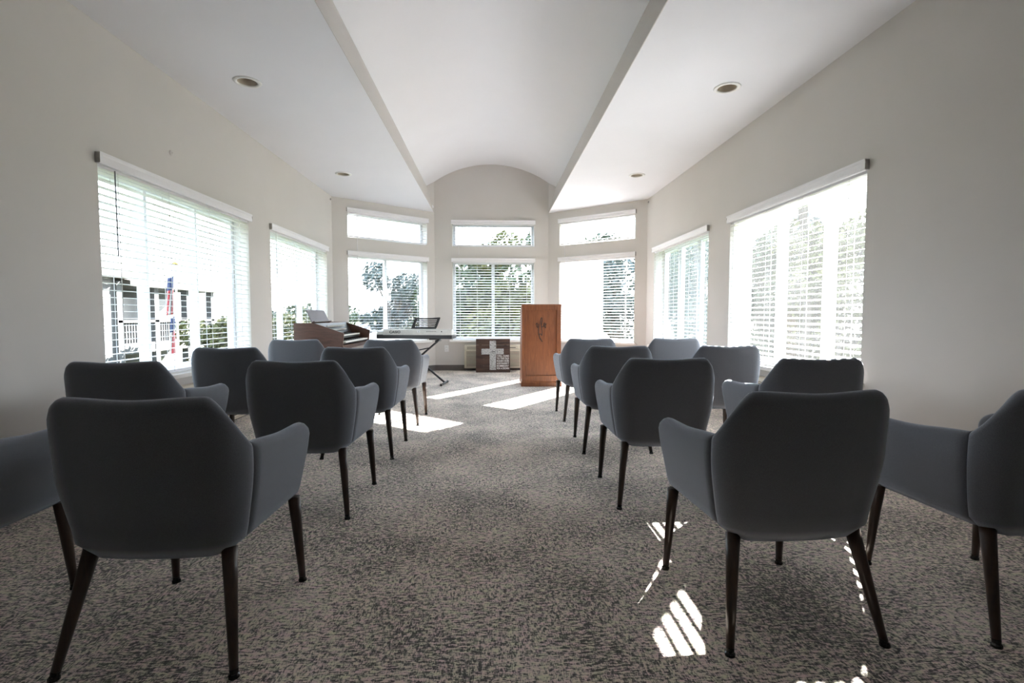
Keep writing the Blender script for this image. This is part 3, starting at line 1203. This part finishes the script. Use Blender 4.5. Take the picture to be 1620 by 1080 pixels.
# ------------------------------------------------------------------ digital organ at the left wall
og = empty('organ', (0, 0, 0), 0, 'dark wood organ console with white keys against the left wall', 'organ')
oy0, oy1 = 6.60, 8.03
xb = -2.545
side = [(xb, 0.0), (-2.05, 0.0), (-2.05, 0.12), (-2.20, 0.20), (-2.20, 0.56), (-1.93, 0.64), (-1.91, 0.815), (-2.29, 0.945), (xb, 0.945)]
for y in (oy0, oy1 - 0.035):
    mb = MB()
    mb.prism(side, 1, y, y + 0.035)
    mb.build('side_panel', M['mahogany'], og, bevel=0.004)
i0, i1 = oy0 + 0.035, oy1 - 0.035
MB().box(xb, xb + 0.02, i0, i1, 0.0, 0.93).build('back_panel', M['mahogany'], og)
MB().box(xb + 0.02, -2.27, i0, i1, 0.915, 0.940).build('top_board', M['mahogany_in'], og, bevel=0.003)
MB().box(-2.22, -2.20, i0, i1, 0.10, 0.60).build('knee_panel', M['mahogany'], og)
MB().box(xb + 0.02, -1.93, i0, i1, 0.60, 0.64).build('key_bed', M['mahogany'], og)
mb = MB()
mb.prism([(-2.30, 0.915), (-2.27, 0.94), (-2.19, 0.80), (-2.20, 0.77), (-2.30, 0.77)], 1, i0, i1)
mb.build('stop_panel', M['black'], og)
mb = MB()
for r_ in range(2):
    for k in range(15):
        y = i0 + 0.30 + k * (i1 - i0 - 0.6) / 14
        mb.box(-2.235 + r_ * 0.03, -2.215 + r_ * 0.03, y, y + 0.018, 0.885 - r_ * 0.05, 0.905 - r_ * 0.05)
mb.build('stop_tabs', M['ivory'], og)
for k_, (xa, xe, zt) in enumerate(((-2.19, -2.04, 0.775), (-2.06, -1.92, 0.70))):
    man = MB().box(xa, xe - 0.02, i0 + 0.06, i1 - 0.06, zt - 0.05, zt - 0.018).build('manual', M['black'], og)
    wk = MB()
    nk = 36
    for q in range(nk):
        y = i0 + 0.10 + q * (i1 - i0 - 0.2) / nk
        wk.box(xa + 0.005, xe, y, y + (i1 - i0 - 0.2) / nk - 0.0012, zt - 0.018, zt)
    wk.build('white_keys', M['ivory'], man, bevel=0.0008, seg=1)
    bk = MB()
    for q in range(nk - 1):
        if q % 7 in (2, 6):
            continue
        y = i0 + 0.10 + (q + 1) * (i1 - i0 - 0.2) / nk
        bk.box(xa + 0.005, xe - 0.055, y - 0.007, y + 0.007, zt, zt + 0.011)
    bk.build('black_keys', M['black'], man)
    MB().box(xa, xe - 0.02, i0, i0 + 0.06, zt - 0.05, zt + 0.004).box(xa, xe - 0.02, i1 - 0.06, i1, zt - 0.05, zt + 0.004).build('key_block', M['mahogany'], man, bevel=0.003)
MB().box(-1.96, -1.94, i0, i1, 0.615, 0.668).build('key_slip', M['mahogany_in'], og, bevel=0.002)
# music rack leaning back on the top
mt = Matrix.Translation((-2.335, 0, 0.943)) @ Matrix.Rotation(radians(-24), 4, 'Y')
mb = MB()
yr0, yr1 = 6.66, 7.36
pr = [(yr0, 0.0), (yr1, 0.0), (yr1 - 0.015, 0.172), (yr1 - 0.10, 0.185), ((yr0 + yr1) / 2, 0.187), (yr0 + 0.03, 0.185), (yr0 + 0.01, 0.175)]
mb.prism(pr, 0, 0.0, 0.012, mt)
mr = mb.build('music_rack', M['rack'], og, bevel=0.002)
MB().box(0.0, 0.045, yr0, yr1, -0.002, 0.012, mt).build('rack_ledge', M['mahogany'], mr)
MB().box(-2.05, -1.60, 6.85, 6.90, 0.05, 0.09)
pd = MB()
for q in range(13):
    pd.box(-2.19, -1.78, 6.78 + q * 0.085, 6.805 + q * 0.085, 0.045, 0.075)
pd.box(-2.19, -1.80, 6.72, 7.90, 0.0, 0.03)
pd.build('pedal_board', M['mahogany_in'], og)

# ------------------------------------------------------------------ portable keyboard and stand
kx, ky = -1.135, 7.70
KR = radians(-8)
kb = empty('keyboard', (kx, ky, 0.0), KR, 'silver and black portable keyboard resting on a black folding stand', 'keyboard')
hl = 0.575
mb = MB()          # lower black body; the player's side is +y
mb.prism([(-0.155, 0.695), (-0.150, 0.760), (0.17, 0.745), (0.175, 0.700)], 0, -hl, hl)
mb.prism([(-0.12, 0.680), (-0.12, 0.70), (-0.02, 0.70), (-0.02, 0.680)], 0, 0.22, hl - 0.20)
mb.build('lower_case', M['black'], kb, bevel=0.008)
mb = MB()
mb.prism([(-0.158, 0.752), (-0.140, 0.835), (-0.10, 0.845), (0.03, 0.805), (0.03, 0.752)], 0, -hl + 0.10, hl)
mb.prism([(-0.150, 0.752), (-0.125, 0.800), (0.03, 0.785), (0.03, 0.752)], 0, -hl, -hl + 0.11)
mb.box(-hl, -hl + 0.03, 0.03, 0.175, 0.745, 0.775)
mb.box(hl - 0.03, hl, 0.03, 0.175, 0.745, 0.775)
mb.build('upper_case', M['silver'], kb, bevel=0.006)
mb = MB()
nk = 36
for q in range(nk):
    x = -hl + 0.032 + q * (2 * hl - 0.064) / nk
    mb.box(x, x + (2 * hl - 0.064) / nk - 0.001, 0.035, 0.172, 0.745, 0.768)
mb.build('white_keys', M['ivory'], kb)
mb = MB()
for q in range(nk - 1):
    if q % 7 in (2, 6):
        continue
    x = -hl + 0.032 + (q + 1) * (2 * hl - 0.064) / nk
    mb.box(x - 0.007, x + 0.007, 0.036, 0.125, 0.767, 0.779)
mb.build('black_keys', M['black'], kb)
# the rear panel slopes: text and buttons on it
slope = atan2(0.018, 0.083)
rp = Matrix.Translation((0, -0.1595, 0.768)) @ Matrix.Rotation(pi / 2 - slope, 4, 'X')
text_mesh('brand_lettering', 'CASIO', 0.052, M['black'], kb, Matrix.Translation((-0.375, 0, 0)) @ rp @ Matrix.Translation((0, 0.012, 0.0008)), 0.0008, bold=0.0012, sx=1.15)
for x_, r_ in ((0.075, 0.020),):
    MB().lathe([(0, 0), (r_, 0), (r_, 0.003), (0, 0.004)], 20, Matrix.Translation((x_, 0, 0)) @ rp @ Matrix.Translation((0, 0.036, 0.0))).build('round_badge', M['lcd'], kb)
MB().box(0.010, 0.016, 0.02, 0.05, 0.001, 0.0045, Matrix.Translation((0.062, 0, 0)) @ rp).build('badge_mark', M['black'], kb)
mb = MB()
for q in range(7):
    x_ = 0.19 + q * 0.022
    mb.box(x_, x_ + 0.014, 0.034, 0.041, 0.0, 0.0022, rp)
mb.build('jack_labels', M['black'], kb)
MB().lathe([(0, 0), (0.009, 0), (0.009, 0.004), (0, 0.004)], 12, Matrix.Translation((0.42, 0, 0)) @ rp @ Matrix.Translation((0, 0.036, 0))).build('headphone_jack', M['black'], kb)
# music stand
ms = Matrix.Translation((0.14, -0.085, 0.832)) @ Matrix.Rotation(radians(-14), 4, 'X')
bm = bmesh.new()
outer = [(-0.205, 0.0), (0.170, 0.0), (0.195, 0.05), (0.235, 0.175), (0.232, 0.188), (0.10, 0.178), (-0.03, 0.176), (-0.145, 0.186), (-0.150, 0.176), (-0.19, 0.06)]
holes = []
for k in range(5):
    z_ = 0.040 + k * 0.026
    xo = -0.150 + k * 0.008
    x1 = 0.155 + k * 0.008
    holes.append([(xo, z_), (x1, z_), (x1 + 0.002, z_ + 0.006), (x1 - 0.002, z_ + 0.012), (xo + 0.004, z_ + 0.012), (xo - 0.001, z_ + 0.006)])
es = []
for loop in [outer] + holes:
    vs = [bm.verts.new((p[0], 0, p[1])) for p in loop]
    es += [bm.edges.new((vs[i], vs[(i + 1) % len(vs)])) for i in range(len(vs))]
bmesh.ops.triangle_fill(bm, edges=es, use_beauty=True)
ge = bmesh.ops.extrude_face_region(bm, geom=list(bm.faces))
bmesh.ops.translate(bm, vec=(0, 0.006, 0), verts=[v for v in ge['geom'] if isinstance(v, bmesh.types.BMVert)])
bmesh.ops.recalc_face_normals(bm, faces=bm.faces)
bmesh.ops.transform(bm, matrix=ms, verts=bm.verts)
me = bpy.data.meshes.new('music_stand')
bm.to_mesh(me)
bm.free()
me.materials.append(M['black'])
o = bpy.data.objects.new('music_stand', me)
C.objects.link(o)
o.parent = kb

st = empty('keyboard_stand', (kx, ky, 0.0), KR, 'black folding cross-legged stand under the portable keyboard', 'keyboard stand')
for y_, sgn in ((-0.03, 1), (0.03, -1)):
    mb = MB()
    mb.tube([(sgn * 0.33, y_, 0.655), (-sgn * 0.42, y_, 0.025)], 0.015, 10)
    mb.build('leg', M['black_metal'], st, smooth=True)
for x_ in (-0.42, 0.42):
    mb = MB()
    mb.tube([(x_, -0.21, 0.02), (x_, 0.21, 0.02)], 0.015, 10)
    f_ = mb.build('foot_bar', M['black_metal'], st, smooth=True)
    for yy in (-0.21, 0.18):
        MB().tube([(x_, yy, 0.02), (x_, yy + 0.03, 0.02)], 0.0195, 10).build('rubber_cap', M['black'], f_)
for x_ in (-0.33, 0.33):
    mb = MB()
    mb.tube([(x_, -0.14, 0.662), (x_, 0.15, 0.662)], 0.0145, 10)
    mb.build('support_bar', M['black_metal'], st, smooth=True)
mb = MB()
mb.tube([(-0.05, 0, 0.345), (-0.045, 0.055, 0.345)], 0.03, 12)
mb.build('pivot_lock', M['black'], st)
mb = MB().tube([(-0.06, -0.03, 0.50), (0.20, -0.03, 0.555)], 0.008, 8)
mb.build('brace', M['black_metal'], st)

# ------------------------------------------------------------------ outside: ground
GZ = -3.6
mb = MB()
mb.add([(-400, -60, GZ), (400, -60, GZ), (400, 600, GZ), (-400, 600, GZ)], [(0, 1, 2, 3)])
g_ = mb.build('lawn', M['grass'], fix=False)
tag(g_, kind='structure')
mb = MB().box(-140, -8, 95, 260, GZ + 0.0, GZ + 0.05)
tag(mb.build('parking_lot', M['asphalt']), kind='structure')
mb = MB().box(-100, -3.5, 52, 60, GZ + 0.0, GZ + 0.04)
tag(mb.build('road', M['asphalt']), kind='structure')


# ------------------------------------------------------------------ outside: trees
def tree(name, loc, h, blobs, nleaf, leaf_s, mat, label, trunk_r=0.2, seed=1, group='trees outside the windows', cat='tree', top_trunk=0.75, limbs=True):
    rnd = random.Random(seed)
    root = empty(name, loc, 0, label, cat, group)
    vs, fs = [], []
    tot = sum(b[3] ** 2 for b in blobs)
    for bx, by, bz, br in blobs:
        k = int(nleaf * br ** 2 / tot)
        for _ in range(k):
            while True:
                d = Vector((rnd.uniform(-1, 1), rnd.uniform(-1, 1), rnd.uniform(-1, 1)))
                if 0.1 < d.length < 1:
                    break
            rr = d.length ** 0.35
            d = d.normalized() * rr * br * rnd.uniform(0.75, 1.08)
            p = Vector((bx, by, bz)) + Vector((d.x, d.y, d.z * 0.85))
            a = Vector((rnd.uniform(-1, 1), rnd.uniform(-1, 1), rnd.uniform(-1, 1))).normalized()
            b_ = a.orthogonal().normalized()
            c_ = a.cross(b_)
            s_ = leaf_s * rnd.uniform(0.6, 1.4)
            n_ = len(vs)
            vs += [tuple(p - b_ * s_), tuple(p + c_ * s_ * 0.5), tuple(p + b_ * s_), tuple(p - c_ * s_ * 0.5)]
            fs.append((n_, n_ + 1, n_ + 2, n_ + 3))
    me_ = bpy.data.meshes.new('foliage')
    me_.from_pydata(vs, [], fs)
    me_.materials.append(mat)
    fo = bpy.data.objects.new('foliage', me_)
    C.objects.link(fo)
    fo.parent = root
    tr = MB()
    tr.tube([(0, 0, -0.1), (0.02 * h, 0, h * 0.35), (-0.01 * h, 0.01 * h, h * top_trunk)], trunk_r, 8, trunk_r * 0.3)
    if limbs:
        for bx, by, bz, br in blobs:
            z_ = max(0.3, min(bz - br * 0.4, h * 0.6) - 0.1 * h)
            tr.tube([(0, 0, z_), (bx * 0.5, by * 0.5, (z_ + bz) / 2), (bx, by, bz)], trunk_r * 0.4, 6, trunk_r * 0.1)
    tr.build('trunk', M['bark'], root, smooth=True)
    return root


def at(px, D, z=GZ):
    """world position on the ray of photo column px (room axis at column 778) at depth D"""
    return ((px - 778) / 800.0 * D, D, z)


def blobs(w, z0, z1, n, r, seed, dy=None):
    rnd = random.Random(seed)
    dy = dy or w
    return [(rnd.uniform(-w, w), rnd.uniform(-dy, dy), rnd.uniform(z0, z1), r * rnd.uniform(0.7, 1.25)) for _ in range(n)]


# large airy tree seen through the left bay window
tree('shade_tree', at(628, 24), 8.2, blobs(1.5, 3.2, 6.6, 16, 0.62, 3), 5200, 0.10, M['leaf_blue'], 'airy dark tree seen through the right half of the tall left bay window', 0.20, 3)
tree('shade_tree', at(672, 31), 6.5, blobs(1.7, 1.6, 4.8, 12, 1.0, 5), 5000, 0.13, M['leaf_green'], 'rounded green tree behind the airy tree outside the left bay window', 0.22, 5)
# behind the centre window
tree('dense_tree', at(742, 19), 8.4, blobs(1.4, 0.8, 6.6, 22, 0.95, 7), 10000, 0.11, M['leaf_green'], 'leafy green tree filling the left pane of the middle bay window', 0.2, 7)
tree('dense_tree', at(786, 24), 8.6, blobs(1.4, 1.0, 6.6, 18, 1.0, 8), 8000, 0.12, M['leaf_blue'], 'blue-green tree behind the centre mullion of the middle bay window', 0.2, 8)
tree('dense_tree', at(826, 18), 8.8, blobs(1.1, 0.8, 7.2, 20, 0.9, 9), 9000, 0.10, M['leaf_yellow'], 'yellow-green tree seen through the right pane of the middle bay window', 0.2, 9)
# behind the right bay window
tree('dense_tree', at(905, 22), 9.4, blobs(1.6, 1.0, 7.6, 18, 0.95, 11), 7000, 0.12, M['leaf_green'], 'tall leafy tree outside the left half of the right bay window', 0.22, 11)
tree('dense_tree', at(975, 17), 8.6, blobs(1.5, 1.2, 7.2, 16, 0.9, 12), 7000, 0.10, M['leaf_blue'], 'dark leafy tree outside the right half of the right bay window', 0.22, 12)
# outside the right wall windows
tree('dense_tree', (9.6, 25.0, GZ), 9.8, blobs(1.3, 1.2, 8.2, 18, 1.0, 13), 7000, 0.13, M['leaf_green'], 'green tree seen through the far right wall window', 0.25, 13)
tree('dense_tree', (12.6, 31.0, GZ), 10.5, blobs(1.8, 1.2, 9.0, 18, 1.2, 18), 7000, 0.15, M['leaf_blue'], 'dull tree standing farther off outside the far right wall window', 0.25, 18)
tree('dense_tree', (14.5, 21.0, GZ), 9.8, blobs(1.5, 1.2, 8.3, 20, 1.1, 14), 9000, 0.12, M['leaf_yellow'], 'yellowish tree seen through the near pane of the large right window', 0.25, 14)
tree('dense_tree', (14.3, 26.2, GZ), 10.2, blobs(1.5, 1.2, 8.6, 20, 1.1, 15), 9000, 0.13, M['leaf_green'], 'green tree seen through the middle pane of the large right window', 0.25, 15)
tree('dense_tree', (18.2, 29.5, GZ), 11.0, blobs(1.9, 1.2, 9.2, 20, 1.3, 16), 9000, 0.15, M['leaf_blue'], 'dull green tree farther back behind the large right window', 0.25, 16)
tree('dense_tree', (18.6, 23.6, GZ), 10.2, blobs(1.7, 1.0, 8.6, 18, 1.2, 17), 7000, 0.14, M['leaf_brown'], 'brownish tree farther back at the near edge of the large right window', 0.25, 17)
tree('tall_tree', (9.2, 22.9, GZ), 15.8, blobs(1.4, 13.2, 15.4, 14, 0.8, 31), 3200, 0.15, M['leaf_green'], 'tall bare-trunked tree rising high outside the bay', 0.25, 31)
tree('tall_tree', (13.0, 20.8, GZ), 15.6, blobs(0.6, 13.2, 15.2, 12, 0.65, 33), 4200, 0.14, M['leaf_green'], 'tall bare-trunked tree rising high outside the right wall windows', 0.22, 33)
# left wall windows
tree('garden_tree', at(450, 24), 4.6, blobs(1.6, 1.6, 3.9, 12, 0.95, 21), 6000, 0.12, M['leaf_yellow'], 'yellow-green tree low in the left panes of the far left wall window', 0.2, 21)
tree('garden_tree', at(500, 38), 5.2, blobs(2.2, 2.2, 4.6, 12, 1.3, 22), 5000, 0.16, M['leaf_green'], 'green tree behind the organ music rack in the far left window', 0.2, 22)
tree('garden_tree', at(352, 22), 5.6, blobs(0.7, 2.0, 4.7, 10, 0.72, 23), 4500, 0.10, M['leaf_yellow'], 'upright yellow-green tree in the last pane of the large left window', 0.16, 23)
tree('garden_bush', at(338, 15), 3.6, blobs(0.9, 1.2, 3.1, 10, 0.55, 24), 4500, 0.07, M['leaf_brown'], 'brownish rounded bush below the yellow-green tree outside', 0.12, 24, 'bushes outside the left windows', 'bush')
tree('garden_bush', at(182, 10), 3.0, blobs(0.6, 1.6, 2.9, 9, 0.5, 25), 4500, 0.06, M['leaf_yellow'], 'bright green hedge at the lower left corner of the large left window', 0.1, 25, 'bushes outside the left windows', 'bush')
tree('garden_bush', at(266, 14.5), 3.0, blobs(0.5, 1.4, 2.9, 8, 0.42, 26), 3000, 0.055, M['leaf_brown'], 'thin flowering bush at the foot of the flagpole', 0.08, 26, 'bushes outside the left windows', 'bush')
# distant tree line
rn = random.Random(40)
k = 0
for px in range(395, 700, 15):
    D = rn.uniform(230, 290)
    hgt = rn.uniform(5.0, 8.5)
    r0 = tree('distant_tree', at(px, D), hgt, [(rn.uniform(-2, 2), 0, hgt * 0.5, hgt * 0.40), (rn.uniform(-4, 4), 0, hgt * 0.42, hgt * 0.36), (rn.uniform(-4, 4), 0, hgt * 0.62, hgt * 0.33)],
              420, 0.9, M['leaf_green'] if k % 3 else M['leaf_blue'], 'far green tree on the low horizon beyond the parking lot', 0.3, 60 + k, 'far tree line on the horizon', 'tree', limbs=False)
    k += 1


# ------------------------------------------------------------------ outside: cars
def make_car(col):
    root = empty('car')
    b_ = MB().prism([(-2.2, 0.35), (2.2, 0.35), (2.25, 0.75), (1.2, 0.95), (-1.6, 1.0), (-2.25, 0.9)], 1, -0.88, 0.88)
    b_.build('body', col, root, bevel=0.08)
    MB().prism([(-1.5, 0.98), (1.1, 0.94), (0.45, 1.42), (-0.9, 1.45)], 1, -0.78, 0.78).build('cabin', M['carglass'], root, bevel=0.06)
    MB().box(-0.85, 0.4, -0.76, 0.76, 1.43, 1.48).build('roof', col, root, bevel=0.03)
    for x in (-1.4, 1.4):
        for y in (-0.85, 0.70):
            MB().tube([(x, y, 0.34), (x, y + 0.16, 0.34)], 0.33, 14).build('wheel', M['black'], root)
    return root


protos = [make_car(M[c]) for c in ('carA', 'carB', 'carC')]
colw = ['white', 'dark blue', 'dark red']
spots = [(566, 168, 0), (577, 176, 1), (589, 168, 0), (600, 182, 2), (572, 142, 0), (585, 136, 1), (598, 130, 0), (611, 152, 2), (557, 150, 1), (622, 170, 0), (640, 150, 0), (655, 140, 1)]
used = set()
for i, (px, D, c) in enumerate(spots):
    o = protos[c] if c not in used else copy_tree(protos[c])
    used.add(c)
    o.location = at(px, D, GZ + 0.05)
    o.rotation_euler = (0, 0, radians([12, 80, 20, 95, 5, 70][i % 6]))
    tag(o, 'small distant %s car parked in the lot outside the left bay window' % colw[c], 'car', 'distant %s cars in the parking lot' % colw[c])

# ------------------------------------------------------------------ outside: white house
hs = empty('house', (-14.0, 17.0, GZ), 0, 'white house with balconies and a tan roof outside the large left window', 'building')
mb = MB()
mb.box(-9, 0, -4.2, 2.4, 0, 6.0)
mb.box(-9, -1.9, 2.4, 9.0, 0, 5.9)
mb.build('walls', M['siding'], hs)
mb = MB()
mb.prism([(-9.6, 6.0), (0.5, 6.0), (-4.5, 7.3)], 1, -4.6, 2.7)
mb.prism([(-9.6, 5.85), (0.4, 5.75), (0.4, 5.95), (-4.5, 7.0)], 1, 2.7, 9.4)
mb.build('roof', M['shingle'], hs)
mb = MB().box(-1.95, 0.1, 2.4, 9.0, 3.15, 3.55)
mb.box(-0.1, 0.12, 2.4, 9.0, 4.35, 4.45)
for q in range(44):
    mb.box(-0.03, 0.03, 2.45 + q * 0.15, 2.50 + q * 0.15, 3.5, 4.4)
mb.build('balcony', M['siding'], hs)
for y_ in (2.5, 4.6, 6.8, 8.8):
    MB().box(-0.15, 0.12, y_ - 0.13, y_ + 0.13, 0, 5.9).build('column', M['siding'], hs)
for y_ in (3.6, 5.7, 7.8):
    MB().box(-1.9, -1.86, y_ - 0.65, y_ + 0.65, 3.6, 5.4).build('window', M['houseglass'], hs)
    MB().box(-1.9, -1.86, y_ - 0.75, y_ + 0.75, 0.3, 2.6).build('window', M['houseshade'], hs)
for y_, z0, z1 in ((0.9, 3.9, 5.4), (-0.9, 4.0, 5.0), (-2.6, 3.9, 5.4)):
    w_ = MB()
    w_.prism([(y_ - 0.45, z0), (y_ + 0.45, z0), (y_ + 0.45, z1 - 0.2), (y_ + 0.3, z1), (y_, z1 + 0.1), (y_ - 0.3, z1), (y_ - 0.45, z1 - 0.2)], 0, 0.0, 0.03)
    wo_ = w_.build('window', M['houseglass'], hs)
    f_ = MB()
    f_.box(0.02, 0.06, y_ - 0.02, y_ + 0.02, z0, z1)
    f_.box(0.02, 0.06, y_ - 0.45, y_ + 0.45, (z0 + z1) / 2 - 0.02, (z0 + z1) / 2 + 0.02)
    f_.box(0.02, 0.08, y_ - 0.52, y_ + 0.52, z0 - 0.08, z0)
    f_.build('muntin', M['siding'], wo_)

# ------------------------------------------------------------------ outside: flagpole and flags
fx, fy, _ = at(293.5, 12.0)
fp = empty('flagpole', (fx, fy, GZ), 0, 'thin flagpole with a gold ball outside the large left window', 'flagpole')
MB().tube([(0, 0, 0), (0, 0, 5.75)], 0.030, 8, 0.020).build('pole', M['silver'], fp, smooth=True)
MB().lathe([(0, -0.06), (0.045, -0.04), (0.06, 0), (0.045, 0.04), (0, 0.06)], 12, Matrix.Translation((0, 0, 5.83))).build('finial', M['gold'], fp, smooth=True)


def hanging_flag(name, z1, z0, w, stripes, label):
    root = empty(name, (fx, fy, GZ), 0, label, 'flag')
    nrow = 26
    def P_(i, j, nn):
        t = i / nn
        z = z1 + (z0 - z1) * t
        a = j / 7.0
        x = (0.03 + a * w * (0.45 + 0.55 * t)) * -0.75
        y = -(0.03 + 0.05 * sin(a * 9 + t * 2)) - a * w * 0.25
        return (x, y, z - 0.25 * a * w)
    for ci, (ja, jb, ia, ib, mat) in enumerate(stripes):
        mb_ = MB()
        vs = [P_(i, j, nrow) for i in range(ia, ib + 1) for j in range(ja, jb + 1)]
        c = jb - ja + 1
        fs = [(i * c + j, i * c + j + 1, (i + 1) * c + j + 1, (i + 1) * c + j) for i in range(ib - ia) for j in range(c - 1)]
        mb_.add(vs, fs)
        o_ = mb_.build({'flag_red': 'red_stripe', 'flag_white': 'white_stripe', 'flag_blue': 'blue_field'}[mat], M[mat], root, smooth=True, fix=False)
        so = o_.modifiers.new('solid', 'SOLIDIFY')
        so.thickness = 0.004


st_ = []
for j in range(7):
    st_.append((j, j + 1, 9 if j < 7 else 0, 26, 'flag_red' if j % 2 == 0 else 'flag_white'))
st_.append((0, 7, 0, 9, 'flag_blue'))
hanging_flag('american_flag', 5.55, 4.68, 0.26, st_, 'red and white striped flag with a blue field hanging limp on the flagpole')
hanging_flag('lower_flag', 4.62, 3.75, 0.18, [(0, 4, 10, 26, 'flag_red'), (4, 7, 10, 26, 'flag_white'), (0, 7, 0, 10, 'flag_blue')], 'narrow red white and blue flag hanging limp below the striped flag')
